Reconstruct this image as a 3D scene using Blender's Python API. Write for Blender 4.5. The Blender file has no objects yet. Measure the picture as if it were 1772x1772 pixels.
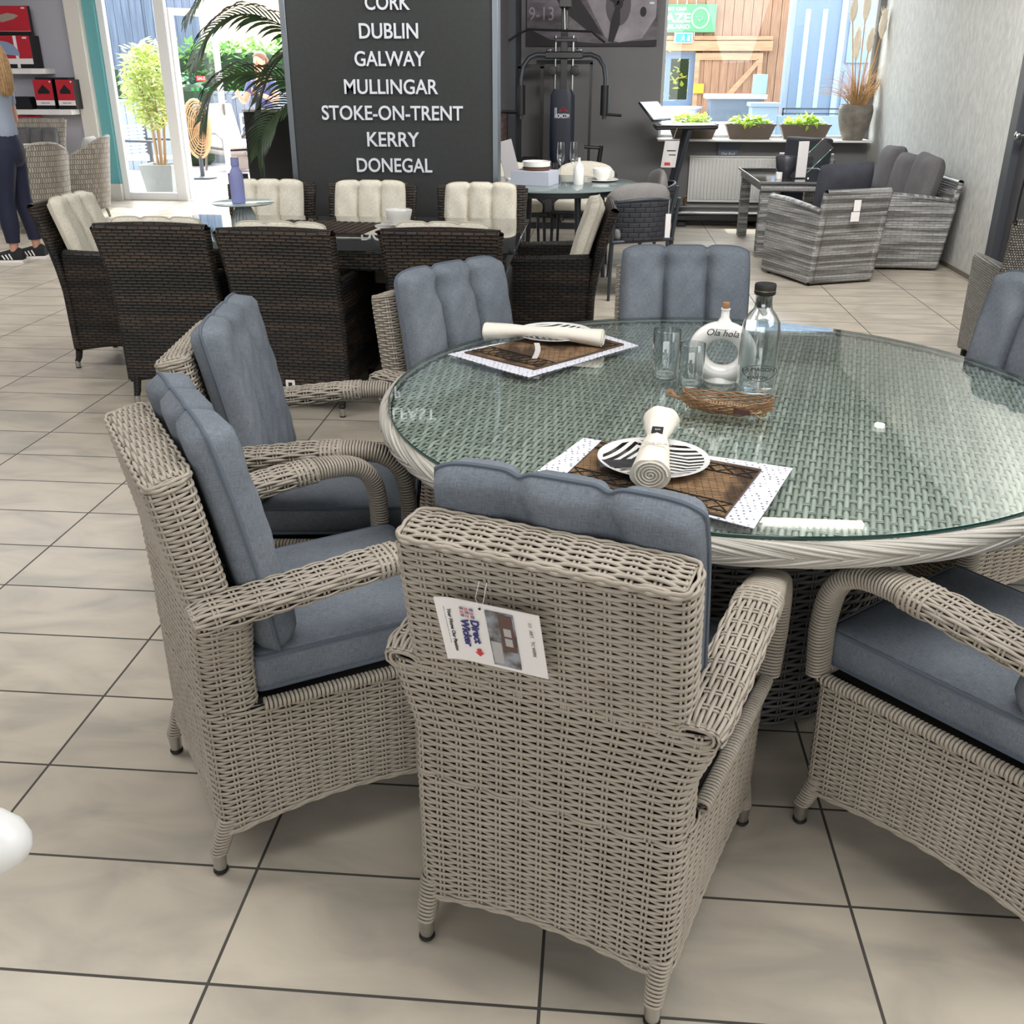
import bpy, bmesh, math, random
import numpy as np
from mathutils import Vector, Matrix
random.seed(7); rng = np.random.default_rng(7)
S = bpy.context.scene
COL = S.collection
PI = math.pi

# ------------------------------------------------------------------ camera, world, lights, exposure
cd = bpy.data.cameras.new('camera'); cam = bpy.data.objects.new('camera', cd); COL.objects.link(cam)
pitch, roll, yaw = .4213, .0023, -.0825
fw = Vector((math.sin(yaw)*math.cos(pitch), math.cos(yaw)*math.cos(pitch), -math.sin(pitch)))
rt = Vector((math.cos(yaw), -math.sin(yaw), 0)); up = rt.cross(fw)
r2 = rt*math.cos(roll)+up*math.sin(roll); u2 = -rt*math.sin(roll)+up*math.cos(roll)
M = Matrix((r2, u2, -fw)).transposed().to_4x4(); M.translation = (0, 0, 1.5065)
cam.matrix_world = M
cd.sensor_width = 36; cd.lens = 36*1700/1772; cd.clip_end = 200; cd.clip_start = .05
S.camera = cam
S.view_settings.view_transform = 'Standard'; S.view_settings.look = 'None'
S.view_settings.gamma = 1; S.view_settings.exposure = 0.0
S.view_settings.use_curve_mapping = False
S.cycles.max_bounces = 8; S.cycles.transparent_max_bounces = 16
S.cycles.caustics_reflective = False; S.cycles.caustics_refractive = False
S.cycles.sample_clamp_indirect = 6

W = bpy.data.worlds.new('sky'); S.world = W; W.use_nodes = True
nt = W.node_tree; bg = nt.nodes['Background']
sk = nt.nodes.new('ShaderNodeTexSky'); sk.sky_type = 'NISHITA'; sk.sun_disc = False
sk.sun_elevation = math.radians(52); sk.sun_rotation = math.radians(-10); sk.air_density = 1.2; sk.dust_density = 2.5
hs = nt.nodes.new('ShaderNodeHueSaturation'); hs.inputs['Saturation'].default_value = .4; nt.links.new(sk.outputs[0], hs.inputs['Color']); nt.links.new(hs.outputs[0], bg.inputs[0]); bg.inputs[1].default_value = 1.9

def light(name, kind, loc, tgt, energy, color=(1, 1, 1), **k):
    d = bpy.data.lights.new(name, kind); d.energy = energy; d.color = color
    for a, b in k.items(): setattr(d, a, b)
    o = bpy.data.objects.new(name, d); COL.objects.link(o); o.location = loc
    o.rotation_euler = (Vector(tgt)-Vector(loc)).to_track_quat('-Z', 'Y').to_euler()
    return o
light('sun', 'SUN', (-2, 30, 24), (1.2, 12, 0), 7.0, (1, .96, .9), angle=.01)
# unseen area fills added behind the camera and under the ceiling
light('rear_fill', 'AREA', (-1, -3.6, 1.9), (-.6, 2, .9), 150, (.97, .99, 1), shape='RECTANGLE', size=6, size_y=2.2)
light('ceiling_fill', 'AREA', (.8, 1.6, 3.12), (.8, 1.6, 0), 95, (1, .99, .97), shape='RECTANGLE', size=3.6, size_y=1.6)
light('ceiling_fill', 'AREA', (-3.4, 2.6, 3.12), (-3.4, 2.6, 0), 90, (1, .99, .97), shape='RECTANGLE', size=3.0, size_y=1.6)
light('ceiling_fill', 'AREA', (-5.4, 8.6, 3.12), (-5.4, 9.3, 0), 110, (1, 1, 1), shape='RECTANGLE', size=2.4, size_y=2)
light('ceiling_fill', 'AREA', (1.3, 6.1, 3.1), (.9, 11, .7), 265, (1, .99, .97), shape='RECTANGLE', size=3.0, size_y=.8)  # added fill, tilted to brighten the far end of the room
light('ceiling_fill', 'AREA', (-3.6, 5.6, 3.1), (-4.2, 11, .3), 120, (1, .99, .97), shape='RECTANGLE', size=2.6, size_y=.8)
light('side_fill', 'AREA', (2.9, 2.6, 2.3), (-2, 3.6, .3), 70, (.97, .99, 1), shape='RECTANGLE', size=5, size_y=1.3)  # added soft source from the right; this wall has no window

# ------------------------------------------------------------------ helpers
def lin(h):
    if isinstance(h, (tuple, list)): return tuple(h)+((1,) if len(h) == 3 else ())
    h = h.lstrip('#'); c = [int(h[i:i+2], 16)/255 for i in (0, 2, 4)]
    return tuple((x/12.92 if x <= .04045 else ((x+.055)/1.055)**2.4) for x in c)+(1,)

def mat(name, col, rough=.6, metal=0, noise=None, bump=None, spec=.5, island=None, emit=None, alpha=None, stretch=(1, 1, 1), coord='Object'):
    """noise=(colour2, scale, contrast); bump=(scale, strength); island=(colour2)"""
    m = bpy.data.materials.new(name); m.use_nodes = True
    n = m.node_tree.nodes; l = m.node_tree.links; b = n['Principled BSDF']
    b.inputs['Roughness'].default_value = rough; b.inputs['Metallic'].default_value = metal
    b.inputs['Specular IOR Level'].default_value = spec
    b.inputs['Base Color'].default_value = lin(col); cur = None
    tc = n.new('ShaderNodeTexCoord'); mp = n.new('ShaderNodeMapping'); mp.inputs['Scale'].default_value = stretch
    l.new(tc.outputs[coord], mp.inputs[0])
    if noise:
        t = n.new('ShaderNodeTexNoise'); t.inputs['Scale'].default_value = noise[1]; t.inputs['Detail'].default_value = 5
        l.new(mp.outputs[0], t.inputs['Vector'])
        r = n.new('ShaderNodeValToRGB'); c = noise[2] if len(noise) > 2 else .2
        r.color_ramp.elements[0].position = .5-c; r.color_ramp.elements[1].position = .5+c
        r.color_ramp.elements[0].color = lin(col); r.color_ramp.elements[1].color = lin(noise[0])
        l.new(t.outputs['Fac'], r.inputs[0]); cur = r.outputs[0]
    if island:
        g = n.new('ShaderNodeNewGeometry'); x = n.new('ShaderNodeMixRGB'); x.inputs[1].default_value = lin(col); x.inputs[2].default_value = lin(island)
        l.new(g.outputs['Random Per Island'], x.inputs[0])
        if cur: l.new(cur, x.inputs[1])
        cur = x.outputs[0]
    if cur: l.new(cur, b.inputs['Base Color'])
    if bump:
        t = n.new('ShaderNodeTexNoise'); t.inputs['Scale'].default_value = bump[0]; t.inputs['Detail'].default_value = 4
        l.new(mp.outputs[0], t.inputs['Vector'])
        p = n.new('ShaderNodeBump'); p.inputs['Strength'].default_value = bump[1]; p.inputs['Distance'].default_value = .004
        l.new(t.outputs['Fac'], p.inputs['Height']); l.new(p.outputs[0], b.inputs['Normal'])
    if emit:
        b.inputs['Emission Color'].default_value = lin(emit[0]); b.inputs['Emission Strength'].default_value = emit[1]
    return m

def leafy(m, amt=.45):
    n = m.node_tree.nodes; l = m.node_tree.links; b = n['Principled BSDF']; t = n.new('ShaderNodeBsdfTranslucent'); x = n.new('ShaderNodeMixShader'); x.inputs[0].default_value = amt
    if b.inputs['Base Color'].links: l.new(b.inputs['Base Color'].links[0].from_socket, t.inputs[0])
    else: t.inputs[0].default_value = b.inputs['Base Color'].default_value
    l.new(b.outputs[0], x.inputs[1]); l.new(t.outputs[0], x.inputs[2]); l.new(x.outputs[0], n['Material Output'].inputs[0]); return m
def glassmat(name, tint=(.9, .97, .94), ior=1.5, rough=0.0, boost=1.0, body=None):
    m = bpy.data.materials.new(name); m.use_nodes = True; n = m.node_tree.nodes; l = m.node_tree.links
    n.remove(n['Principled BSDF']); out = n['Material Output']
    tr = n.new('ShaderNodeBsdfTransparent'); tr.inputs[0].default_value = tint+(1,)
    gl = n.new('ShaderNodeBsdfGlossy'); gl.inputs['Roughness'].default_value = rough
    lw = n.new('ShaderNodeLayerWeight'); lw.inputs[0].default_value = .5
    pw = n.new('ShaderNodeMath'); pw.operation = 'POWER'; pw.inputs[1].default_value = 5; l.new(lw.outputs['Facing'], pw.inputs[0])
    fr = n.new('ShaderNodeMath'); fr.operation = 'MULTIPLY_ADD'; fr.inputs[1].default_value = .96; fr.inputs[2].default_value = .04*(ior-1)/.5; l.new(pw.outputs[0], fr.inputs[0])
    mx = n.new('ShaderNodeMixShader'); mu = n.new('ShaderNodeMath'); mu.operation = 'MULTIPLY'; mu.inputs[1].default_value = boost; mu.use_clamp = True
    l.new(fr.outputs[0], mu.inputs[0]); l.new(mu.outputs[0], mx.inputs[0]); l.new(tr.outputs[0], mx.inputs[1]); l.new(gl.outputs[0], mx.inputs[2])
    cur = mx.outputs[0]
    if body:
        df = n.new('ShaderNodeBsdfDiffuse'); df.inputs[0].default_value = lin(body[0]); m2 = n.new('ShaderNodeMixShader'); m2.inputs[0].default_value = body[1]
        l.new(tr.outputs[0], m2.inputs[1]); l.new(df.outputs[0], m2.inputs[2]); l.new(m2.outputs[0], mx.inputs[1])
    l.new(cur, out.inputs[0]); return m

def weavemat(name, c1, c2, mortar, bw=.04, bh=.01, msize=.0022, bump=.8, rough=.45, band=None, bias=0):
    """basket weave from the brick pattern over metric UVs"""
    m = bpy.data.materials.new(name); m.use_nodes = True; n = m.node_tree.nodes; l = m.node_tree.links; b = n['Principled BSDF']
    b.inputs['Roughness'].default_value = rough
    tc = n.new('ShaderNodeTexCoord'); br = n.new('ShaderNodeTexBrick'); l.new(tc.outputs['UV'], br.inputs['Vector'])
    br.inputs['Scale'].default_value = 1; br.inputs['Brick Width'].default_value = bw; br.inputs['Row Height'].default_value = bh
    br.inputs['Mortar Size'].default_value = msize; br.inputs['Mortar Smooth'].default_value = 1; br.offset = .5; br.inputs['Bias'].default_value = bias
    br.inputs['Color1'].default_value = lin(c1); br.inputs['Color2'].default_value = lin(c2); br.inputs['Mortar'].default_value = lin(mortar)
    cur = br.outputs['Color']
    if band:
        mp = n.new('ShaderNodeMapping'); mp.inputs['Scale'].default_value = (band[1], band[2], 1); l.new(tc.outputs['UV'], mp.inputs[0])
        t = n.new('ShaderNodeTexNoise'); t.inputs['Scale'].default_value = 1; t.inputs['Detail'].default_value = 2; l.new(mp.outputs[0], t.inputs['Vector'])
        r = n.new('ShaderNodeValToRGB'); r.color_ramp.elements[0].position = .44; r.color_ramp.elements[1].position = .56
        r.color_ramp.elements[0].color = lin(band[0]); r.color_ramp.elements[1].color = (1, 1, 1, 1); l.new(t.outputs['Fac'], r.inputs[0])
        x = n.new('ShaderNodeMixRGB'); x.blend_type = 'MULTIPLY'; x.inputs[0].default_value = 1; l.new(cur, x.inputs[1]); l.new(r.outputs[0], x.inputs[2]); cur = x.outputs[0]
    l.new(cur, b.inputs['Base Color'])
    iv = n.new('ShaderNodeMath'); iv.operation = 'SUBTRACT'; iv.inputs[0].default_value = 1; l.new(br.outputs['Fac'], iv.inputs[1])
    p = n.new('ShaderNodeBump'); p.inputs['Strength'].default_value = bump; p.inputs['Distance'].default_value = .004
    l.new(iv.outputs[0], p.inputs['Height']); l.new(p.outputs[0], b.inputs['Normal'])
    return m

def finish(me, mat_, smooth):
    mats = mat_ if isinstance(mat_, (list, tuple)) else [mat_]
    for q in mats: me.materials.append(q)
    nf = len(me.polygons)
    if nf and smooth:
        me.polygons.foreach_set('use_smooth', np.ones(nf, bool))
        if smooth is not True: me.set_sharp_from_angle(angle=math.radians(smooth))
    # metric box-projected UVs
    nl = len(me.loops)
    if nl:
        vi = np.empty(nl, np.int32); me.loops.foreach_get('vertex_index', vi)
        co = np.empty(len(me.vertices)*3); me.vertices.foreach_get('co', co); co = co.reshape(-1, 3)[vi]
        pn = np.empty(nf*3); me.polygons.foreach_get('normal', pn); pn = pn.reshape(-1, 3)
        lt = np.empty(nf, np.int32); me.polygons.foreach_get('loop_total', lt); ln = np.repeat(pn, lt, 0)
        a = np.abs(ln); uv = np.empty((nl, 2))
        top = a[:, 2] > .72; sx = a[:, 0] > a[:, 1]
        uv[:, 0] = np.where(top, co[:, 0], np.where(sx, co[:, 1], co[:, 0])); uv[:, 1] = np.where(top, co[:, 1], co[:, 2])
        u = me.uv_layers.new(name='UV'); u.data.foreach_set('uv', uv.ravel())
    me.update()

def link(name, me, parent=None):
    o = bpy.data.objects.new(name, me); COL.objects.link(o)
    if parent: o.parent = parent
    return o

class MB:
    def __init__(s): s.v = []; s.f = []; s.mi = []; s.m = 0; s.T = None
    def add(s, vs, fs):
        k = len(s.v)
        if s.T is not None: vs = [tuple(s.T @ Vector(v)) for v in vs]
        s.v += [tuple(map(float, v)) for v in vs]; s.f += [tuple(i+k for i in f) for f in fs]; s.mi += [s.m]*len(fs); return s
    def box(s, x0, x1, y0, y1, z0, z1, b=0.0):
        if b <= 0:
            vs = [(x, y, z) for z in (z0, z1) for y in (y0, y1) for x in (x0, x1)]
            return s.add(vs, [(0, 2, 3, 1), (4, 5, 7, 6), (0, 1, 5, 4), (2, 6, 7, 3), (0, 4, 6, 2), (1, 3, 7, 5)])
        vs = []; idx = {}
        X = (x0, x1); Y = (y0, y1); Z = (z0, z1)
        for i in (0, 1):
            for j in (0, 1):
                for k in (0, 1):
                    sx, sy, sz = 1-2*i, 1-2*j, 1-2*k
                    for a in range(3):
                        p = [X[i]+sx*b, Y[j]+sy*b, Z[k]+sz*b]; p[a] = (X[i], Y[j], Z[k])[a]
                        idx[(i, j, k, a)] = len(vs); vs.append(p)
        fs = []
        for a in range(3):
            o = [q for q in range(3) if q != a]
            for side in (0, 1):
                q = []
                for (c, d) in ((0, 0), (1, 0), (1, 1), (0, 1)):
                    t = [0, 0, 0]; t[a] = side; t[o[0]] = c; t[o[1]] = d; q.append(idx[(*t, a)])
                fs.append(tuple(q))
        for a in range(3):
            o = [q for q in range(3) if q != a]
            for c in (0, 1):
                for d in (0, 1):
                    t = [0, 0, 0]; t[o[0]] = c; t[o[1]] = d; t1 = list(t); t1[a] = 1
                    fs.append((idx[(*t, o[0])], idx[(*t1, o[0])], idx[(*t1, o[1])], idx[(*t, o[1])]))
        for i in (0, 1):
            for j in (0, 1):
                for k in (0, 1): fs.append(tuple(idx[(i, j, k, a)] for a in range(3)))
        return s.add(vs, fs)
    def grid(s, rows, cu=False, cv=False, caps=False):
        n = len(rows); m = len(rows[0]); vs = [p for r in rows for p in r]; fs = []
        for i in range(n if cv else n-1):
            for j in range(m if cu else m-1):
                a, b = i, (i+1) % n; c, d = j, (j+1) % m
                fs.append((a*m+c, a*m+d, b*m+d, b*m+c))
        if caps: fs.append(tuple(range(m))[::-1]); fs.append(tuple((n-1)*m+i for i in range(m)))
        return s.add(vs, fs)
    def tube(s, pts, r, n=8, closed=False, caps=True, flat=1.0, upv=None):
        P = [Vector(p) for p in pts]; N = len(P); rr = r if isinstance(r, (list, tuple)) else [r]*N; rows = []; nrm = None
        for i in range(N):
            if closed: t = P[(i+1) % N]-P[i-1]
            else: t = P[min(i+1, N-1)]-P[max(i-1, 0)]
            t.normalize()
            if nrm is None:
                a = Vector(upv) if upv else (Vector((0, 0, 1)) if abs(t.z) < .9 else Vector((1, 0, 0)))
                nrm = (a-t*a.dot(t)).normalized()
            else: nrm = (nrm-t*nrm.dot(t)).normalized()
            bn = t.cross(nrm)
            rows.append([P[i]+(nrm*math.cos(2*PI*k/n)*flat+bn*math.sin(2*PI*k/n))*rr[i] for k in range(n)])
        return s.grid(rows, cu=True, cv=closed, caps=caps and not closed)
    def lathe(s, prof, n=24, cx=0, cy=0, caps=True, sx=1, sy=1):
        rows = [[(cx+r*math.cos(2*PI*k/n)*sx, cy+r*math.sin(2*PI*k/n)*sy, z) for k in range(n)] for r, z in prof]
        return s.grid(rows, cu=True, caps=caps)
    def ell(s, c, r, n=12, m=8):
        rows = [[(c[0]+r[0]*math.sin(PI*i/m)*math.cos(2*PI*k/n), c[1]+r[1]*math.sin(PI*i/m)*math.sin(2*PI*k/n), c[2]-r[2]*math.cos(PI*i/m)) for k in range(n)] for i in range(m+1)]
        rows[0] = [(c[0]+(p[0]-c[0])*1e-3, p[1], p[2]) for p in rows[0]]
        return s.grid(rows, cu=True)
    def prism(s, poly, a0, a1, axis='y'):
        """polygon in the plane across the axis, extruded from a0 to a1"""
        def P(p, a): return {'y': (p[0], a, p[1]), 'x': (a, p[0], p[1]), 'z': (p[0], p[1], a)}[axis]
        n = len(poly); vs = [P(p, a0) for p in poly]+[P(p, a1) for p in poly]
        return s.add(vs, [tuple(range(n)), tuple(range(n, 2*n))[::-1]]+[(i, i+n, (i+1) % n+n, (i+1) % n) for i in range(n)])
    def panel(s, fn, nu, nv, th):
        """closed slab about the surface fn(u,v), with rounded rim"""
        A = np.array([[fn(u/nu, v/nv) for u in range(nu+1)] for v in range(nv+1)], float)
        du = np.gradient(A, axis=1); dv = np.gradient(A, axis=0); N = np.cross(du, dv); N /= np.linalg.norm(N, axis=2, keepdims=True)+1e-9
        F = A+N*th/2; B = A-N*th/2
        s.grid([[tuple(p) for p in r] for r in F]); s.grid([[tuple(p) for p in r[::-1]] for r in B])
        def rim(a):
            pts = [(A[i, j], N[i, j], o) for i, j, o in a]; rows = []
            for p, nn, o in pts: rows.append([tuple(p+nn*th/2*math.cos(q)+o*th/2*.8*math.sin(q)) for q in (0, PI/4, PI/2, 3*PI/4, PI)])
            s.grid(rows)
        eu = du/(np.linalg.norm(du, axis=2, keepdims=True)+1e-9); ev = dv/(np.linalg.norm(dv, axis=2, keepdims=True)+1e-9)
        rim([(0, j, -ev[0, j]) for j in range(nu+1)]); rim([(nv, j, ev[nv, j]) for j in range(nu+1)])
        rim([(i, 0, -eu[i, 0]) for i in range(nv+1)]); rim([(i, nu, eu[i, nu]) for i in range(nv+1)])
        return s
    def build(s, name, mat_, parent=None, smooth=40, fix=True):
        me = bpy.data.meshes.new(name); me.from_pydata(s.v, [], s.f)
        if fix and len(s.v) < 60000:
            bm = bmesh.new(); bm.from_mesh(me); bmesh.ops.recalc_face_normals(bm, faces=bm.faces); bm.to_mesh(me); bm.free()
        finish(me, mat_, smooth)
        if isinstance(mat_, (list, tuple)): me.polygons.foreach_set('material_index', np.array(s.mi, np.int32))
        return link(name, me, parent)

def thing(name, label, cat, loc=(0, 0, 0), rz=0, group=None, sc=1):
    o = bpy.data.objects.new(name, None); COL.objects.link(o); o.empty_display_size = .1
    o.location = loc; o.rotation_euler = (0, 0, rz); o['label'] = label; o['category'] = cat; o.scale = (sc,)*3
    if group: o['group'] = group
    return o
def tag(o, label, cat, group=None, loc=None, rz=None, kind=None):
    o['label'] = label; o['category'] = cat
    if group: o['group'] = group
    if kind: o['kind'] = kind
    if loc is not None: o.location = loc
    if rz is not None: o.rotation_euler = (0, 0, rz)
    return o
def struct(o): o['kind'] = 'structure'; return o
def dup(root, loc, rz, label, group=None):
    r = root.copy(); COL.objects.link(r); r.location = loc; r.rotation_euler = (0, 0, rz); r['label'] = label
    if group: r['group'] = group
    for ch in list(root.children):
        c = ch.copy(); COL.objects.link(c); c.parent = r
        for g in list(ch.children):
            d = g.copy(); COL.objects.link(d); d.parent = c
    return r
def text(name, body, size, m, parent, loc, rot=(PI/2, 0, 0), extrude=.002, align='CENTER', weight=.0, sx=1, spacing=1.0, shear=0):
    c = bpy.data.curves.new(name, 'FONT'); c.body = body; c.size = size; c.extrude = extrude; c.align_x = align; c.offset = weight
    c.space_character = spacing; c.shear = shear; c.resolution_u = 4; c.materials.append(m)
    o = bpy.data.objects.new(name, c); COL.objects.link(o); o.location = loc; o.rotation_euler = rot; o.scale = (sx, 1, 1)
    me = bpy.data.meshes.new_from_object(o); bpy.data.objects.remove(o); o = link(name, me, parent)
    o.location = loc; o.rotation_euler = rot; o.scale = (sx, 1, 1)
    return o
def fit(o, w, h):
    xs = [v.co.x for v in o.data.vertices]; ys = [v.co.y for v in o.data.vertices]
    a, b = w/(max(xs)-min(xs)), h/(max(ys)-min(ys)); cx = (max(xs)+min(xs))/2
    for v in o.data.vertices: v.co.x = (v.co.x-cx)*a; v.co.y *= b
def heading(d): return math.atan2(d[1], d[0])-PI/2

# ---- real woven strands (numpy batch)
class Strands:
    def __init__(s): s.V = []; s.F = []; s.M = []; s.n = 0
    def tube(s, P, N, rw, rn, n=5, closed=False, m=0):
        P = np.asarray(P, float); N = np.asarray(N, float); K = len(P)
        T = (np.roll(P, -1, 0)-np.roll(P, 1, 0)) if closed else np.gradient(P, axis=0)
        T /= np.linalg.norm(T, axis=1, keepdims=True)+1e-12
        B = np.cross(T, N); B /= np.linalg.norm(B, axis=1, keepdims=True)+1e-12; N2 = np.cross(B, T)
        a = 2*PI*np.arange(n)/n
        R = P[:, None]+B[:, None]*(np.cos(a)*rw)[None, :, None]+N2[:, None]*(np.sin(a)*rn)[None, :, None]
        s.V.append(R.reshape(-1, 3)); i = np.arange(K if closed else K-1)[:, None]; j = np.arange(n)[None]
        i2 = (i+1) % K; j2 = (j+1) % n
        q = np.stack([i*n+j, i*n+j2, i2*n+j2, i2*n+j], -1).reshape(-1, 4)+s.n
        s.F.append(q); s.M.append(np.full(len(q), m, np.int32)); s.n += K*n
    def sheet(s, P, closed=False, m=1):
        P = np.asarray(P, float); a, b = P.shape[:2]
        s.V.append(P.reshape(-1, 3)); i = np.arange(a-1)[:, None]; j = np.arange(b if closed else b-1)[None]; j2 = (j+1) % b
        q = np.stack([i*b+j, i*b+j2, (i+1)*b+j2, (i+1)*b+j], -1).reshape(-1, 4)+s.n
        s.F.append(q); s.M.append(np.full(len(q), m, np.int32)); s.n += a*b
    def weave(s, fn, U, V, pitch, row, amp=.0027, rw=.0040, rn=.0024, closed=False, n=5, gap=.0040, back=.007, m=0, stakes=True, spp=5):
        """fn(u array, v) -> (P, N). rows run along u. U, V lengths."""
        K = max(2, round(U/pitch));
        if closed: K += K % 2
        R = max(1, round(V/row)); ns = K*spp
        u = np.arange(ns)/ns if closed else np.linspace(0, 1, ns+1)
        for j in range(R):
            v = (j+.5)/R; P, N = fn(u, v)
            c = np.cos(PI*u*K+PI*j); c = np.sign(c)*np.abs(c)**.8
            jit = rng.normal(0, .0003)
            s.tube(P+N*(amp*c+jit)[:, None], N, rw, rn, n, closed, m)
        if stakes:
            vs = np.linspace(0, 1, max(3, int(V/.016)))
            for k in range(K if closed else K+1):
                for sg in (-1, 1):
                    uu = k/K+sg*gap/U; uu = uu % 1 if closed else min(max(uu, 0), 1)
                    Q = [fn(np.array([uu, (uu+1e-3) if uu < .999 else uu-1e-3]), v) for v in vs]
                    P = np.array([q[0][0] for q in Q]); N = np.array([q[1][0] for q in Q])
                    s.tube(P+N*.0006, N, .0028, .0024, 5, False, m)
        if back:
            uu = np.arange(48)/48 if closed else np.linspace(0, 1, 33)
            s.sheet([(lambda q: q[0]-q[1]*back)(fn(uu, v)) for v in np.linspace(0, 1, 14)], closed)
    def rings(s, C, X, Y, a, b, pitch, r=.0032, n=16, m=0, back=True):
        """wound strands: centre path C, section axes X,Y, half sizes a,b"""
        C = np.asarray(C, float); L = np.r_[0, np.cumsum(np.linalg.norm(np.diff(C, axis=0), axis=1))]
        cnt = max(2, int(L[-1]/pitch)); th = 2*PI*np.arange(n)/n
        ct = np.sign(np.cos(th))*np.abs(np.cos(th))**.75; st = np.sign(np.sin(th))*np.abs(np.sin(th))**.75
        f = lambda A, t: np.array([np.interp(t, L, A[:, k]) for k in range(3)])
        a = np.broadcast_to(a, len(L)); b = np.broadcast_to(b, len(L)); X = np.broadcast_to(X, C.shape); Y = np.broadcast_to(Y, C.shape); bk = []
        for i in range(cnt):
            t = L[-1]*(i+.5)/cnt; c = f(C, t); x = f(X, t); y = f(Y, t); aa = np.interp(t, L, a); bb = np.interp(t, L, b)
            off = x[None]*(aa*ct)[:, None]+y[None]*(bb*st)[:, None]; nn = x[None]*ct[:, None]*bb+y[None]*st[:, None]*aa
            nn /= np.linalg.norm(nn, axis=1, keepdims=True)
            s.tube(c+off, nn, pitch*.47, r, 5, True, m); bk.append(c+off*.95)
        if back: s.sheet(bk, True)
    def build(s, name, mats, parent=None):
        V = np.concatenate(s.V); F = np.concatenate(s.F); Mi = np.concatenate(s.M)
        me = bpy.data.meshes.new(name); me.vertices.add(len(V)); me.vertices.foreach_set('co', V.ravel())
        me.loops.add(F.size); me.loops.foreach_set('vertex_index', F.ravel().astype(np.int32))
        me.polygons.add(len(F)); me.polygons.foreach_set('loop_start', (np.arange(len(F))*4).astype(np.int32))
        for q in mats: me.materials.append(q)
        me.polygons.foreach_set('material_index', Mi); me.update(calc_edges=True)
        me.polygons.foreach_set('use_smooth', np.ones(len(F), bool)); me.update()
        return link(name, me, parent)

def resample(P, n, closed=True):
    P = np.asarray(P, float)
    if closed: P = np.vstack([P, P[:1]])
    L = np.r_[0, np.cumsum(np.linalg.norm(np.diff(P, axis=0), axis=1))]
    t = L[-1]*(np.asarray(n) if not np.isscalar(n) else np.arange(n)/n)
    return np.stack([np.interp(t, L, P[:, k]) for k in range(P.shape[1])], 1)
def rloop(wb, wf, y0, y1, r):
    """rounded trapezoid outline, counter-clockwise from mid back"""
    c = [(wb, y0), (wf, y1), (-wf, y1), (-wb, y0)]; out = [(0, y0)]
    for i in range(4):
        p = np.array(c[i]); a = np.array(c[i-1] if i else (-wb, y0)); b = np.array(c[(i+1) % 4])
        da = (a-p)/np.linalg.norm(a-p); db = (b-p)/np.linalg.norm(b-p)
        for t in np.linspace(0, 1, 7): out.append(tuple(p+da*r*(1-t)**2+db*r*t**2))
    return np.array(out)
def loopfn(shape, zfn):
    """shape(v)-> outline ; zfn(u,v)->z"""
    def fn(u, v):
        L = shape(v); P = resample(L, u); Q = resample(L, (u+.004) % 1); T = Q-P; bad = np.linalg.norm(T, axis=1) > .1
        T[bad] = (P-resample(L, (u[bad]-.004) % 1)) if bad.all() else T[bad]
        T /= np.linalg.norm(T, axis=1, keepdims=True)+1e-9
        N = np.stack([T[:, 1], -T[:, 0], np.zeros(len(u))], 1)
        return np.column_stack([P, np.broadcast_to(zfn(u, v), len(u))]), N
    return fn
# ------------------------------------------------------------------ materials
M_strand = mat('grey_wicker', '#8d8478', .5, noise=('#aaa195', 14, .25), island='#a0978a', spec=.4)
M_gap = mat('wicker_gap_shade', '#1d1a17', .9)  # dark sheet behind the strands, painted as the shade inside
M_strand_t = mat('table_wicker', '#a5a097', .5, noise=('#8a857c', 10, .2), island='#bdb8af')
M_darkgap = mat('dark_gap_shade', '#15130f', .9)  # painted shade behind the rim and pedestal strands
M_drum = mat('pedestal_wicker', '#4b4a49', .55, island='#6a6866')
def fabric(name, c1, c2, sc=1, bump=.25):
    m = mat(name, c1, .9, noise=(c2, 9, .22), spec=.15)
    n = m.node_tree.nodes; l = m.node_tree.links; b = n['Principled BSDF']
    tc = n.new('ShaderNodeTexCoord')
    def thr(scale):
        mp = n.new('ShaderNodeMapping'); mp.inputs['Scale'].default_value = scale; l.new(tc.outputs['UV'], mp.inputs[0])
        t = n.new('ShaderNodeTexNoise'); t.inputs['Scale'].default_value = 1; t.inputs['Detail'].default_value = 2; l.new(mp.outputs[0], t.inputs['Vector']); return t
    a = thr((60*sc, 900*sc, 1)); d = thr((900*sc, 60*sc, 1))
    ad = n.new('ShaderNodeMath'); ad.operation = 'ADD'; l.new(a.outputs['Fac'], ad.inputs[0]); l.new(d.outputs['Fac'], ad.inputs[1])
    mr = n.new('ShaderNodeMapRange'); mr.inputs['From Min'].default_value = .75; mr.inputs['From Max'].default_value = 1.25; mr.inputs['To Min'].default_value = .74; mr.inputs['To Max'].default_value = 1.24
    l.new(ad.outputs[0], mr.inputs['Value'])
    x = n.new('ShaderNodeMixRGB'); x.blend_type = 'MULTIPLY'; x.inputs[0].default_value = 1
    src = b.inputs['Base Color'].links[0].from_socket; l.new(src, x.inputs[1]); l.new(mr.outputs[0], x.inputs[2]); l.new(x.outputs[0], b.inputs['Base Color'])
    p = n.new('ShaderNodeBump'); p.inputs['Strength'].default_value = bump; p.inputs['Distance'].default_value = .002
    l.new(ad.outputs[0], p.inputs['Height']); l.new(p.outputs[0], b.inputs['Normal'])
    return m
M_blue = fabric('blue_grey_fabric', '#656b73', '#757b83')
M_pipe = mat('piping', '#5b636d', .9, spec=.15)
M_cream = fabric('cream_fabric', '#cfc8b8', '#dad4c6', 1, .15)
M_creamp = mat('cream_piping', '#c3bcab', .9)
M_greyf = fabric('grey_fabric', '#6f6c6a', '#7c7977', 1, .15)
M_charf = fabric('charcoal_fabric', '#33343a', '#3d3e44', 1, .15)
M_charp = mat('charcoal_piping', '#2a2a2e', .9)
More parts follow.
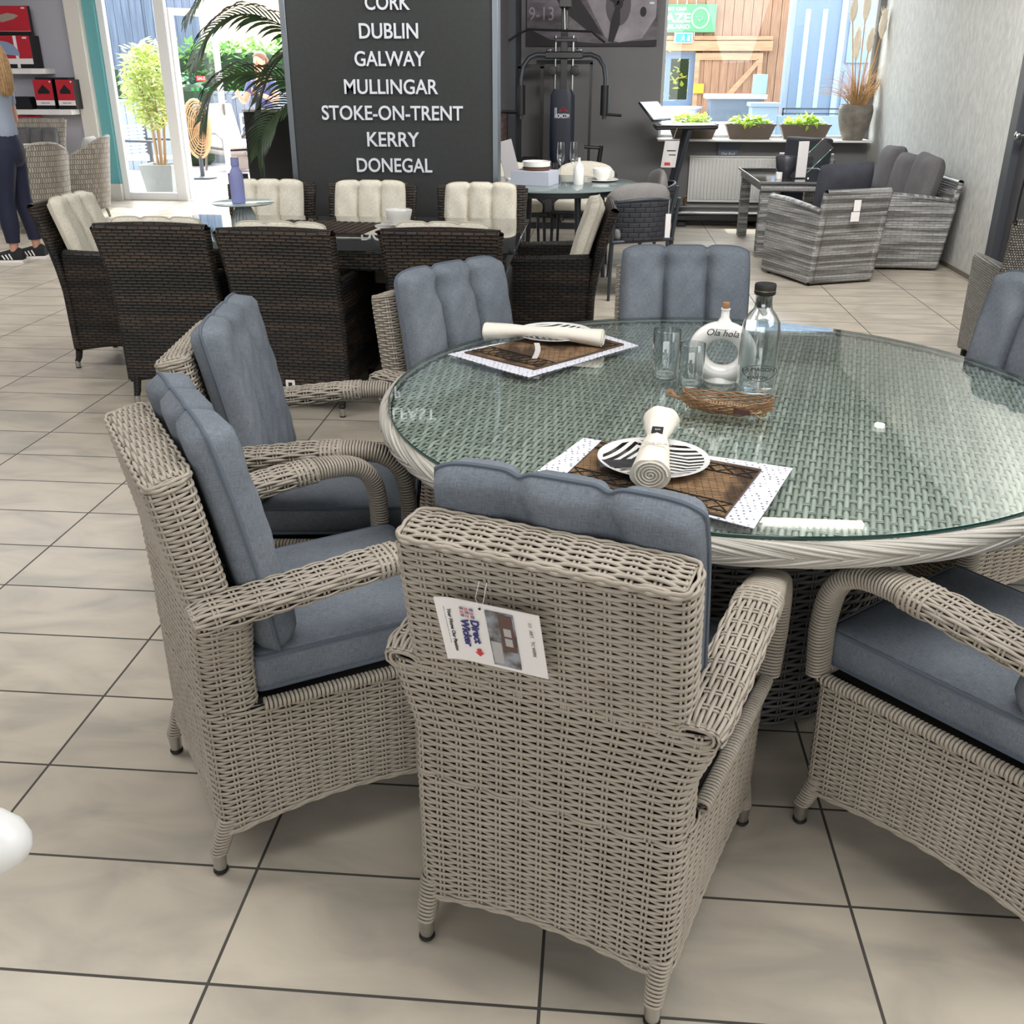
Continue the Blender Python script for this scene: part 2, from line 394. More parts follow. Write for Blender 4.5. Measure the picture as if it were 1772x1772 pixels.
M_sofaf = fabric('sofa_fabric', '#5d5a5c', '#696668', 1, .15)
M_lfab = fabric('pale_fabric', '#b9b6b0', '#c7c4bf', 1, .1)
M_steel = mat('brushed_steel', '#b9b8b5', .3, 1)
M_rubber = mat('black_rubber', '#0b0b0b', .6)
M_dweave = weavemat('dark_brown_wicker', '#402f22', '#1a1410', '#040303', .050, .0150, .0046, 1, .5, band=('#66605d', .8, 9), bias=0)
M_gweave = weavemat('flat_grey_wicker', '#a5a4a2', '#8f8e8d', '#504f4e', .085, .019, .002, .7, .4, band=('#a3a2a1', .9, 26))
M_mweave = weavemat('mesh_wicker', '#b5b1a8', '#8d8a83', '#121110', .012, .012, .003, 1, .5)
M_rweave = weavemat('round_wicker', '#a69f94', '#8c857a', '#4a453e', .021, .05, .0035, 1, .55)
M_black = mat('black_metal', '#141518', .35, spec=.5)
M_blk = mat('black_plastic', '#0c0d11', .5)
M_anth = mat('anthracite_metal', '#2b3036', .45)
M_white = mat('white_paint', '#e6e4e0', .45)
M_whitegl = mat('white_ceramic', '#e6e4df', .12, spec=.6)
M_chrome = mat('chrome', '#d4d4d4', .08, 1)
M_paper = mat('white_card', '#e2dedd', .5)
M_text = mat('white_lettering', '#dcdfe6', .4)
M_ink = mat('black_ink', '#14141a', .6)
M_glass = glassmat('table_glass', (.925, .972, .95), 1.5, 0, 1.7)
M_glassedge = mat('glass_edge', '#0b3a33', .1, spec=.8)
M_clear = glassmat('clear_glass', (.93, .95, .955), 1.45, .0, 3.2)
M_pane = glassmat('window_pane', (.93, .96, .96), 1.45, 0, 1.0)
M_cork = mat('cork', '#a9825a', .8, noise=('#7f5c3b', 60, .2))

# ------------------------------------------------------------------ room shell
def tilemat():
    m = bpy.data.materials.new('floor_tiles'); m.use_nodes = True; n = m.node_tree.nodes; l = m.node_tree.links; b = n['Principled BSDF']
    tc = n.new('ShaderNodeTexCoord'); sp = n.new('ShaderNodeSeparateXYZ'); l.new(tc.outputs['Object'], sp.inputs[0])
    def mth(op, a, b_=None, c=None):
        q = n.new('ShaderNodeMath'); q.operation = op
        for i, x in enumerate((a, b_, c)):
            if x is None: continue
            if isinstance(x, (int, float)): q.inputs[i].default_value = x
            else: l.new(x, q.inputs[i])
        return q.outputs[0]
    def edge(o, off, size, gw):
        t = mth('DIVIDE', mth('SUBTRACT', o, off), size); fl = mth('FLOOR', t); fr = mth('SUBTRACT', t, fl)
        d = mth('MULTIPLY', mth('MINIMUM', fr, mth('SUBTRACT', 1, fr)), size)
        return mth('LESS_THAN', d, gw/2), fl
    ex, fx = edge(sp.outputs[0], -.6512, .6, .0062); ey, fy = edge(sp.outputs[1], 1.5052, .28314, .0062)
    g = mth('MAXIMUM', ex, ey)
    cx = n.new('ShaderNodeCombineXYZ'); l.new(fx, cx.inputs[0]); l.new(fy, cx.inputs[1])
    wn = n.new('ShaderNodeTexWhiteNoise'); l.new(cx.outputs[0], wn.inputs[0])
    add = n.new('ShaderNodeVectorMath'); add.operation = 'ADD'
    sc = n.new('ShaderNodeVectorMath'); sc.operation = 'SCALE'; sc.inputs['Scale'].default_value = 5; l.new(wn.outputs['Color'], sc.inputs[0])
    l.new(tc.outputs['Object'], add.inputs[0]); l.new(sc.outputs[0], add.inputs[1])
    mp = n.new('ShaderNodeMapping'); mp.inputs['Scale'].default_value = (1, 2.2, 1); mp.inputs['Rotation'].default_value = (0, 0, .5); l.new(add.outputs[0], mp.inputs[0])
    t = n.new('ShaderNodeTexNoise'); t.inputs['Scale'].default_value = 3.2; t.inputs['Detail'].default_value = 6; t.inputs['Distortion'].default_value = .6; l.new(mp.outputs[0], t.inputs['Vector'])
    r = n.new('ShaderNodeValToRGB'); e = r.color_ramp.elements
    e[0].position = .34; e[0].color = lin('#a39c90'); e[1].position = .66; e[1].color = lin('#c2b8a8')
    q = e.new(.52); q.color = lin('#b9afa0'); l.new(t.outputs['Fac'], r.inputs[0])
    mx = n.new('ShaderNodeMixRGB'); l.new(g, mx.inputs[0]); l.new(r.outputs[0], mx.inputs[1]); mx.inputs[2].default_value = lin('#423f3b'); l.new(mx.outputs[0], b.inputs['Base Color'])
    ro = n.new('ShaderNodeMapRange'); ro.inputs['To Min'].default_value = .28; ro.inputs['To Max'].default_value = .8; l.new(g, ro.inputs['Value']); l.new(ro.outputs[0], b.inputs['Roughness'])
    bp = n.new('ShaderNodeBump'); bp.inputs['Distance'].default_value = .002; bp.inputs['Strength'].default_value = .5; bp.invert = True; l.new(g, bp.inputs['Height']); l.new(bp.outputs[0], b.inputs['Normal'])
    return m
X0, X1, Y0, YD, YB, ZC = -9.0, 2.98, -4.0, 12.7, 12.0, 3.2
M_grey = mat('grey_wall_paint', '#757374', .8); M_left = mat('pale_grey_wall', '#a6a5ae', .8)
M_cwall = mat('textured_wallpaper', '#b0b0ac', .6, noise=('#cbcbc6', 30, .2), bump=(90, .25), stretch=(1, 1, .45))
M_ceil = mat('ceiling_paint', '#8d8d8d', .9); M_wwall = mat('off_white_paint', '#c9c6c0', .6)
M_teal = mat('teal_paint', '#5f9fa4', .5); M_upvc = mat('white_upvc', '#e2e2e2', .3)
struct(MB().box(X0, X1+.1, Y0, YD, -.1, 0).build('floor', tilemat()))
struct(MB().box(X0, X1+.1, Y0-.1, YD+.2, ZC, ZC+.1).build('ceiling', M_ceil))
struct(MB().box(X0-.1, X0, Y0, YD, 0, ZC).build('wall_left', M_left))
struct(MB().box(X0, X1, Y0-.1, Y0, 0, ZC).build('wall_front', M_wwall))
w = MB().box(X1, X1+.12, 7.93, YB+.2, 0, ZC).box(X1, X1+.12, Y0, 6.9, 0, ZC).box(X1, X1+.12, 6.9, 7.93, 2.12, ZC)
struct(w.build('wall_right', M_cwall))
struct(MB().box(X1-.012, X1, 7.94, YB, 0, .035).build('baseboard_right', mat('skirting', '#6b655b', .6)))
# shelf wall and the corner post by the entrance
struct(MB().box(X0, -6.35, YD-.12, YD, 0, ZC).build('wall_shelves', M_left))
struct(MB().box(-6.35, -6.17, YD-.2, YD+.02, 0, ZC, .004).build('trim_1', mat('cream_post', '#d2cec6', .5)))
struct(MB().box(-6.17, -6.03, YD-.1, YD+.02, .2, ZC).build('trim_2', M_teal))
struct(MB().box(-6.18, -6.02, YD-.12, YD+.03, 0, .2).build('trim_3', M_wwall))
# glazed entrance: fixed light and open leaf
w = MB()
w.box(-6.03, -5.95, YD-.04, YD+.04, 0, 2.42, .004).box(-5.33, -5.20, YD-.04, YD+.04, 0, 2.42, .004).box(-5.95, -5.33, YD-.04, YD+.04, 0, .09, .004)
w.box(-6.03, -3.55, YD-.04, YD+.04, 2.30, 2.42, .004).box(-3.65, -3.55, YD-.04, YD+.04, 0, 2.42, .004)
wd = struct(w.build('window_1', M_upvc)); MB().box(-5.95, -5.33, YD-.005, YD+.005, .09, 2.30).build('glass_pane', M_pane, wd)
d1 = MB(); LW = .62
for a in ((0, .07, 0, 2.18), (LW-.07, LW, 0, 2.18), (.07, LW-.07, 0, .18), (.07, LW-.07, 2.1, 2.18)): d1.box(a[0], a[1], -.02, .02, a[2], a[3], .003)
dr = struct(d1.build('door_1', M_upvc)); MB().box(.07, LW-.07, -.004, .004, .18, 2.1).build('glass_pane', M_pane, dr)
st = MB().box(.27, .40, -.007, -.005, 1.38, 1.44); st.build('red_sticker', mat('red_sticker', '#c9302c', .5), dr)
text('lettering', 'SALE', .05, M_text, dr, (.335, -.008, 1.395), weight=.001)
for k in range(4): MB().box(.19+k*.07, .225+k*.07, -.007, -.005, 1.27, 1.31).build('green_sticker', mat('green_sticker', '#3fae5a', .5), dr)
MB().box(.585, .60, -.06, -.02, .98, 1.12, .004).build('door_handle', M_steel, dr)
dr.location = (-5.18, YD, 0.012); dr.rotation_euler = (0, 0, math.radians(48))
w = MB().box(-6.35, -3.5, YD-.1, YD+.1, 2.42, ZC).box(-3.55, -2.4, YD-.1, YD+.1, 0, ZC).box(-2.5, -2.4, YB, YD, 0, ZC)
struct(w.build('wall_entrance', M_wwall))
# gym wall with the big window
WX0, WX1, WZ = .66, 2.93, .83
w = MB().box(-2.4, WX0, YB, YB+.15, 0, ZC).box(WX0, X1, YB, YB+.15, 0, WZ-.02).box(WX0, X1, YB, YB+.15, 2.9, ZC).box(WX1, X1, YB, YB+.15, WZ-.02, 2.9)
struct(w.build('wall_back', M_grey))
w = MB().box(WX0, WX0+.03, YB+.02, YB+.1, WZ, 2.9).box(WX1-.03, WX1, YB+.02, YB+.1, WZ, 2.9).box(WX0+.03, WX1-.03, YB+.02, YB+.1, WZ, WZ+.03).box(WX0+.03, WX1-.03, YB+.02, YB+.1, 2.86, 2.9)
wd = struct(w.build('window_2', mat('grey_frame', '#a7a9ab', .4)))
MB().box(WX0+.03, WX1-.03, YB+.05, YB+.06, WZ+.03, 2.86).build('glass_pane', M_pane, wd)
MB().box(WX0-.02, WX1+.02, YB-.36, YB+.02, WZ-.02, WZ, .003).build('window_sill', M_white, wd)
struct(MB().box(-.98, -.9, 11.2, YB, 0, ZC).build('wall_gym_return', mat('charcoal_panel', '#2d3036', .6)))
struct(MB().box(-1.1, -.985, 10.4, YB, 0, 1.1).build('wall_brick', weavemat('brick', '#6d4a40', '#553a33', '#302a28', .2, .07, .01, .5, .8)))
# dark service door on the right
M_dd = mat('dark_door_paint', '#3b3a3d', .5); M_df = mat('door_frame_paint', '#3e4046', .5)
dr = struct(MB().box(X1+.035, X1+.075, 6.98, 7.79, .012, 2.04, .003).build('door_2', M_dd))
h = MB().lathe([(.0, 0), (.03, 0), (.03, .008), (.012, .012), (.011, .035), (.026, .045), (.031, .06), (.026, .076), (.008, .083)], 20)
for i, v in enumerate(h.v): h.v[i] = (X1+.035-v[2], 7.72+v[0], 1.10+v[1])
h.build('door_knob', M_chrome, dr)
w = MB().box(X1-.018, X1+.1, 7.80, 7.93, 0, 2.16, .004).box(X1-.018, X1+.1, 6.84, 6.97, 0, 2.16, .004).box(X1-.018, X1+.1, 6.97, 7.80, 2.05, 2.16, .004)
struct(w.build('trim_4', M_df)); struct(MB().box(X1+.09, X1+.12, 6.8, 7.95, 0, 2.12).build('trim_5', M_blk))
# ceiling lamps
M_lamp = mat('lit_diffuser', '#fff6e6', .4, emit=('#fff0cf', 8))
lab = {0: 'near the window', 1: 'over the middle tables'}
for (x, y, L_, txt) in ((1.73, 7.1, .82, 'long thin ceiling batten light above the grey garden sofa'), (-4.2, 9.6, 1.2, 'long thin ceiling batten light near the entrance'),
                        (-4.6, 6.2, 1.2, 'long thin ceiling batten light near the shelves wall')):
    t = thing('ceiling_light', txt, 'ceiling light', (x, y, ZC), group='ceiling batten lights')
    MB().box(-L_/2-.02, L_/2+.02, -.05, .05, -.03, 0, .004).build('housing', M_white, t); MB().box(-L_/2, L_/2, -.035, .035, -.05, -.03, .008).build('diffuser', M_lamp, t)
t = thing('spotlight', 'small round ceiling spotlight beside the wallpapered wall', 'spotlight', (2.85, 9.45, ZC))
MB().lathe([(.06, 0), (.06, -.05), (.05, -.06)], 20).build('housing', M_white, t); MB().lathe([(.045, -.059), (.045, -.063)], 20).build('bulb', mat('spot_bulb', '#ffffff', .4, emit=('#fff6e0', 90)), t)
# ------------------------------------------------------------------ pale wicker armchair
def smooth01(t): t = np.clip(t, 0, 1); return t*t*(3-2*t)
def yr(z): return .012-max(0, z-.60)*.17          # rear face of the back, leaning above the arms

def pad_back(hw, y0, z0, y1, z1, T, seams=(-.075, .075), nu=84, nv=30, flop=0):
    """back cushion between (y0,z0) and (y1,z1); returns cushion MB and its edge path"""
    ax = np.array([0, y1-y0, z1-z0]); Lg = np.linalg.norm(ax); ax /= Lg; nn = np.array([0, ax[2], -ax[1]])
    us = np.linspace(-1, 1, nu+1); vs = np.linspace(0, 1, nv+1); F = []; Bk = []; edge = {}
    for v in vs:
        rf = []; rb = []
        for u in us:
            x = u*hw; t = T
            ex = min(1, (1-abs(u))*hw/.035); ez = min(1, min(v, 1-v)*Lg/.035)
            f = math.sqrt(max(0, 1-(1-ex)**2))*math.sqrt(max(0, 1-(1-ez)**2))
            ch = 1
            for s in seams: ch *= 1-.72*math.exp(-(abs(x-s)/.013)**1.3)
            for s in seams: ch *= 1-.5*math.exp(-((x-s)/.035)**2-((v-.86)*Lg/.035)**2)
            wr = .0025*math.sin(x*70+v*9)*math.sin(v*26+x*20)
            dip = sum(.009*math.exp(-((x-s)/.014)**2) for s in seams)*(v**3)
            crn = .02*(abs(u)**8)*(v**6)
            c = np.array([x*(1-.03*abs(2*v-1)**4), y0, z0])+ax*(v*Lg-dip-crn)+np.array([0, .006*math.sin(v*3.1)-flop*v*v*.02*abs(u), 0])
            rf.append(tuple(c+nn*(t*.55*f*ch+wr*f))); rb.append(tuple(c-nn*(t*.40*f*max(ch, .55))))
        F.append(rf); Bk.append(rb)
    mb = MB(); mb.grid(F); mb.grid([r[::-1] for r in Bk])
    mid = lambda i, j: tuple((np.array(F[i][j])+np.array(Bk[i][nu-j] if False else Bk[i][j]))/2)
    path = [mid(0, j) for j in range(nu+1)]+[mid(i, nu) for i in range(1, nv+1)]+[mid(nv, j) for j in range(nu-1, -1, -1)]+[mid(i, 0) for i in range(nv-1, 0, -1)]
    return mb, path
def pad_seat(hw0, hw1, y0, y1, z0, z1, dome=.014, r=.03):
    L = rloop(hw0, hw1, y0, y1, r); L = resample(L, 120); c = np.array([0, (y0+y1)/2]); rows = []
    def ring(s, z): return [(c[0]+(p[0]-c[0])*s, c[1]+(p[1]-c[1])*s, z) for p in L]
    prof = [(.0001, z0+.002), (.96, z0), (.985, z0+.003), (1.0, z0+.02), (1.006, (z0+z1)/2), (1.0, z1-.02), (.985, z1-.004)]
    for s, z in prof: rows.append(ring(s, z))
    for s in (.95, .85, .7, .5, .3, .1, .0001): rows.append(ring(s, z1-.002+dome*(1-s**3)))
    mb = MB(); mb.grid(rows, cu=True)
    return mb, ring(.995, z1-.006), ring(.99, z0+.005)

_t = np.linspace(0, 2*PI, 721); _e = np.column_stack([np.sign(np.cos(_t))*np.abs(np.cos(_t))**.55, np.sign(np.sin(_t))*np.abs(np.sin(_t))**.55])
_l = np.r_[0, np.cumsum(np.linalg.norm(np.diff(_e*np.array([.038, .023]), axis=0), axis=1))]; _l /= _l[-1]
def SE(v): return float(np.interp(v % 1, _l, _e[:, 0])), float(np.interp(v % 1, _l, _e[:, 1]))
def make_wicker_chair():
    t = thing('wicker_armchair', '', 'chair', group='pale wicker armchairs around the round table')
    s = Strands(); PT = .040; RW = .0076
    # seat box
    def zf(u, v):
        P = resample(rloop(.243, .268, .012, .565, .035), u)
        ar = .028*np.clip(np.sin(PI*np.clip((P[:, 0]+.22)/.44, 0, 1)), 0, 1)*(np.abs(P[:, 1]-.28) > .2)+.034*np.sin(PI*np.clip(P[:, 1]/.56, 0, 1))*(np.abs(P[:, 0]) > .2)
        z = .105+v*(.384-.105); return z+ar*(1-v)**2.2
    s.weave(loopfn(lambda v: rloop(.240+.002*v, .262+.006*v, .012, .565, .035), zf), 2.14, .281, PT, RW, closed=True)
    # lower edge band and wound seat rim
    for k in range(3):
        u = np.arange(160)/160; f = loopfn(lambda v: rloop(.242, .264, .010, .567, .035), lambda u, v: zf(u, 0)-.004-.005*k*.6)
        P, N = f(u, 0); s.tube(P+N*(.002*np.cos(PI*80*u/1+k*2))[:, None], N, .0038, .0032, 5, True, 0)
    L = resample(rloop(.246, .27, .1, .567, .03), 150); L = L[(np.abs(L[:, 1]-.1) > .02)]; L = np.roll(L, -int(np.argmin(np.abs(L[:, 0]-.246)+np.abs(L[:, 1]-.12))), 0)
    C = np.column_stack([L, np.full(len(L), .388)]); T = np.gradient(C, axis=0); T /= np.linalg.norm(T, axis=1, keepdims=True)+1e-9
    X = np.stack([T[:, 1], -T[:, 0], 0*T[:, 0]], 1); s.rings(C, X, np.array([0, 0, 1.]), .0125, .009, .0085)
    s.sheet([[(x, y, .383) for x in (-.235, .235)] for y in (.02, .55)])
    # rear column with the flare under the arms
    fl = lambda v: .241+.036*float(smooth01((v-.35)/.6))
    s.weave(loopfn(lambda v: rloop(fl(v), fl(v), yr(.385+.22*v), .115, .03), lambda u, v: .384+.226*v), 1.16, .226, PT, RW, closed=True)
    for sg in (-1, 1):                       # closed shoulder where the arm meets the back
        s.rings([(sg*.272, .022, .604), (sg*.272, .07, .608), (sg*.268, .115, .610)], np.array([1., 0, 0]), np.array([0, 0, 1.]), .012, .014, .008)
    s.sheet([[(x, y, .609) for x in (-.262, .262)] for y in (.025, .11)])
    # leaning back
    def tilt(u): return .018*(np.clip(resample(rloop(.236, .234, 0, .082, .028), u)[:, 1]/.082, 0, 1))
    s.weave(loopfn(lambda v: rloop(.236, .234, yr(.59+.26*v), yr(.59+.26*v)+.082, .028), lambda u, v: .595+.254*v+tilt(u)*v), 1.13, .26, PT, RW, closed=True)
    def cap(u, v):
        x = (u-.5)*.446; th = math.acos(1-2*(.03+.94*v)); y = yr(.85)+.041-.038*np.cos(th); z = .861-.009*np.cos(th)+.013*np.sin(th)-.006*np.abs(2*u-1)**6
        P = np.column_stack([x, np.full(len(u), y), z]); N = np.column_stack([0*u, np.full(len(u), -.5*np.cos(th)), np.full(len(u), .9)]); N /= np.linalg.norm(N, axis=1, keepdims=True); return P, N
    s.weave(cap, .446, .100, PT, RW, rw=.0044)
    s.sheet([[(x, y, .852) for x in (-.2, .2)] for y in (yr(.85)+.01, yr(.85)+.07)])
    for e in (0, 1):                         # closing strand round the top edge
        u = np.arange(140)/140; P, N = loopfn(lambda v: rloop(.236-.004*e, .234-.004*e, yr(.85), yr(.85)+.082, .028), lambda u, v: .853+tilt(u)+e*.005)(u, 0)
        s.tube(P+N*(.002*np.cos(PI*30*u*2+e*PI))[:, None], N, .004, .0034, 5, True, 0)
    s.build('wicker_frame', [M_strand, M_gap], t)
    # arms
    for sg in (-1, 1):
        a = Strands()
        ctrl = np.array([(.250, .012, .606), (.252, .05, .612), (.256, .2, .626), (.258, .34, .640), (.259, .44, .646), (.260, .50, .640), (.262, .54, .618), (.264, .562, .578), (.266, .57, .50), (.264, .565, .39)])
        tt = np.r_[0, np.cumsum(np.linalg.norm(np.diff(ctrl, axis=0), axis=1))]; q = np.linspace(0, tt[-1], 90)
        C = np.stack([np.interp(q, tt, ctrl[:, k]) for k in range(3)], 1)
        for _ in range(6): C[1:-1] = (C[:-2]+2*C[1:-1]+C[2:])/4
        C[:, 0] *= sg; T = np.gradient(C, axis=0); T /= np.linalg.norm(T, axis=1, keepdims=True)
        X = np.tile([1., 0, 0], (90, 1)); Y = np.cross(T, X) if True else None; Y *= np.sign(Y[:1, 2]) if Y[0, 2] else 1
        A = np.interp(q/tt[-1], [0, .03, .4, .55, .62, 1], [.034, .040, .040, .037, .032, .026]); Bh = np.interp(q/tt[-1], [0, .03, .1, .5, .62, 1], [.018, .027, .024, .021, .020, .017])
        i1 = 46
        def armfn(u, v):
            k = u*i1; c = np.stack([np.interp(k, np.arange(90), C[:, j]) for j in range(3)], 1); y = np.stack([np.interp(k, np.arange(90), Y[:, j]) for j in range(3)], 1)
            aa = np.interp(k, np.arange(90), A); bb = np.interp(k, np.arange(90), Bh); cc, ss = SE(v); ct, st = cc, ss
            ex = np.array([1., 0, 0])
            P = c+ex*(aa*cc)[:, None]+y*(bb*ss)[:, None]; N = ex*ct*.5+y*st; return P, N/np.linalg.norm(N, axis=1, keepdims=True)
        a.weave(armfn, q[i1], .205, .040, .0080, amp=.0024, back=.005)
        a.rings(C[i1-1:], X[i1-1:], Y[i1-1:], A[i1-1:], Bh[i1-1:], .0072)
        a.rings(C[i1-6:i1+1], X[i1-6:i1+1], Y[i1-6:i1+1], A[i1-6:i1+1]+.004, Bh[i1-6:i1+1]+.003, .009, back=False)
        a.rings(C[:3]-np.array([0, .004, 0]), X[:3], Y[:3], A[:3]*.75, Bh[:3]*.8, .008)
        a.build('armrest', [M_strand, M_gap], t)
    # legs
    for x, y, xt, yt in ((.222, 0, .222, .032), (-.222, 0, -.222, .032), (.253, .562, .243, .535), (-.253, .562, -.243, .535)):
        l = Strands(); C = np.linspace((x, y, .05), (xt, yt, .135), 12)
        l.rings(C, np.array([1., 0, 0]), np.array([0, 1., 0]), np.linspace(.0155, .019, 12), np.linspace(.0155, .019, 12), .0075)
        lo = l.build('leg', [M_strand, M_gap], t)
        m = MB().lathe([(.0125, .009), (.0145, .03), (.016, .056)], 20, x, y); m.build('metal_tip', M_steel, lo)
        m = MB().lathe([(.004, .0), (.013, .002), (.0155, .006), (.0145, .011)], 20, x, y); m.build('rubber_foot', M_rubber, lo)
    mb, e1, e2 = pad_seat(.222, .235, .108, .582, .398, .482)
    c = mb.build('seat_cushion', M_blue, t, 60); MB().tube(e1, .0042, 6, True).tube(e2, .0038, 6, True).build('piping', M_pipe, c)
    mb, ed = pad_back(.225, .170, .476, .082, .950, .095)
    c = mb.build('back_cushion', M_blue, t, 70); MB().tube(ed, .0042, 6, True).build('piping', M_pipe, c)
    return t
A = make_wicker_chair()
chairs = [((-.064, 1.285), (.3385, .941), 'pale wicker armchair seen from behind, nearest the camera, white tag on its back'),
 ((-.8455, 1.677), (.8346, .5509), 'pale wicker armchair at left front seen side-on, facing right towards the round table'),
 ((1.054, 1.491), (-.66, .75), 'pale wicker armchair cropped at the lower right corner, blue seat pad and one arm showing'),
 ((-1.05, 2.455), (.99, .13), 'pale wicker armchair directly behind the left front one, blue back cushion facing right'),
 ((-.534, 3.215), (.777, -.629), 'pale wicker armchair at the far left of the round table, overlapping the dark chairs'),
 ((.315, 3.66), (.04, -1), 'pale wicker armchair across the round table, straight behind the bottles'),
 ((1.45, 3.08), (-.88, -.47), 'pale wicker armchair at the far right of the round table, cut by the frame')]
for i, (p, d, lb) in enumerate(chairs):
    o = A if i == 0 else dup(A, (0, 0, 0), 0, lb)
    o.location = (p[0], p[1], 0); o.rotation_euler = (0, 0, heading(d)); o['label'] = lb

# ------------------------------------------------------------------ round table
TX, TY = .344, 2.504
t = thing('round_dining_table', 'large round pale wicker dining table with a green-tinted glass top', 'table', (TX, TY, 0))
s = Strands(); R = .858; ang = math.radians(-13.6); ca, sa = math.cos(ang), math.sin(ang)
row = .0125; K = int(2*R/row); pit = .042
def rot(P): return np.column_stack([P[:, 0]*ca-P[:, 1]*sa, P[:, 0]*sa+P[:, 1]*ca, P[:, 2]])
for j in range(K):
    x = -R+(j+.5)*row; h = math.sqrt(max(R*R-x*x, 1e-4)); n = max(3, int(2*h/.0095)); y = np.linspace(-h, h, n)
    z = .722+.0028*np.cos(PI*y/pit+PI*j); P = rot(np.column_stack([np.full(n, x), y, z])); s.tube(P, np.tile([0, 0, 1.], (n, 1)), .0057, .002, 4)
for j in range(int(2*R/pit)+1):
    y0 = -R+j*pit
    for g in (-.004, .004):
        y = round((y0)/pit)*pit+g
        if abs(y) > R-.01: continue
        h = math.sqrt(R*R-y*y); x = np.linspace(-h, h, 40); P = rot(np.column_stack([x, np.full(40, y), np.full(40, .7225)])); s.tube(P, np.tile([0, 0, 1.], (40, 1)), .003, .0018, 4)
s.build('woven_top', [mat('tabletop_wicker', '#b9bab3', .5, noise=('#8d918a', 5, .2), island='#d6d7d0')], t)
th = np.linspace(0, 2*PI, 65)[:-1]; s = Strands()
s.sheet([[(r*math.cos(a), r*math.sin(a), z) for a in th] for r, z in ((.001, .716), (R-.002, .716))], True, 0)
s.build('tabletop_backing', [mat('tabletop_shadow_weave', '#5e625c', .9)], t)  # plain sheet whose colour stands for shade in the weave gaps
MB().lathe([(.0005, .733), (.865, .733), (.867, .735), (.867, .741), (.865, .743), (.0005, .743)], 128, caps=False).build('glass_top', M_glass, t, 30)
MB().lathe([(.8672, .7335), (.8680, .735), (.8680, .741), (.8672, .7425)], 128, caps=False).build('glass_edge', M_glassedge, t)
s = Strands()
def rim(th, ph):                                    # section: half oval bulging outward
    r = .868+.020*np.cos(ph); z = .7075+.0215*np.sin(ph)
    return np.column_stack([r*np.cos(th), r*np.sin(th), z]), np.column_stack([np.cos(th)*np.cos(ph), np.sin(th)*np.cos(ph), np.sin(ph)])
NS = 190
for i in range(NS):
    for lo, hi, dr_ in ((1.75, .0, 1), (.0, -1.7, -1)):
        q = np.linspace(0, 1, 12); th0 = 2*PI*(i+.5*(dr_ > 0))/NS; sw = .30
        thq = th0+(q if dr_ > 0 else 1-q)*sw; P, N = rim(thq, lo+(hi-lo)*q); P = P+N*(.003*np.sin(PI*q)+.0012*np.sin(i*2.4))[:, None]; s.tube(P, N, .0040, .0030, 5)
s.sheet([[tuple((rim(np.array([a]), np.array([p]))[0]-rim(np.array([a]), np.array([p]))[1]*.004)[0]) for a in th] for p in np.linspace(1.9, -2.4, 14)], True, 1)
s.build('braided_rim', [M_strand_t, M_darkgap], t)
s = Strands()
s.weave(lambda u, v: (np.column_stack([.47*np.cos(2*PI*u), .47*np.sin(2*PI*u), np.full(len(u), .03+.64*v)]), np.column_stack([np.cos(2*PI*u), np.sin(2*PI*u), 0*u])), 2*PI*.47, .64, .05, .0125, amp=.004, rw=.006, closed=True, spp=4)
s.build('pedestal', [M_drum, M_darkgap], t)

# ------------------------------------------------------------------ table settings
TZ = .7432
M_cloth = mat('spotted_cloth', '#c9c9d2', .9)
def dots(m):
    n = m.node_tree.nodes; l = m.node_tree.links; b = n['Principled BSDF']; tc = n.new('ShaderNodeTexCoord'); v = n.new('ShaderNodeTexVoronoi'); v.inputs['Scale'].default_value = 78; v.inputs['Randomness'].default_value = .25
    l.new(tc.outputs['UV'], v.inputs['Vector']); r = n.new('ShaderNodeValToRGB'); r.color_ramp.interpolation = 'CONSTANT'; r.color_ramp.elements[0].color = lin('#3c3c4a'); r.color_ramp.elements[1].position = .19; r.color_ramp.elements[1].color = lin('#cfcfd8')
    l.new(v.outputs['Distance'], r.inputs[0]); l.new(r.outputs[0], b.inputs['Base Color'])
dots(M_cloth)
M_reed = weavemat('brown_reed', '#a07d57', '#785c40', '#3a2a1c', .030, .0060, .0014, .9, .6, band=('#8a8078', 14, 5))
M_jute = mat('black_thread', '#15120f', .8)
def quad_mat(name, cnr, z0, z1, m, parent=None):
    mb = MB(); n = 12; A_, B_, C_, D_ = [np.array(c) for c in cnr]
    def P(u, v, z): p = (A_*(1-u)+B_*u)*(1-v)+(D_*(1-u)+C_*u)*v; return (p[0], p[1], z+.0006*math.sin(u*9+v*7))
    top = [[P(i/n, j/n, z1) for i in range(n+1)] for j in range(n+1)]; bot = [[P(i/n, j/n, z0) for i in range(n+1)] for j in range(n+1)]
    mb.grid(top); mb.grid(bot)
    ring = lambda g: g[0]+[r[-1] for r in g[1:]]+g[-1][::-1][1:]+[r[0] for r in g[::-1]][1:-1]
    mb.grid([ring(top), ring(bot)], cu=True); return mb.build(name, m, parent, 60)
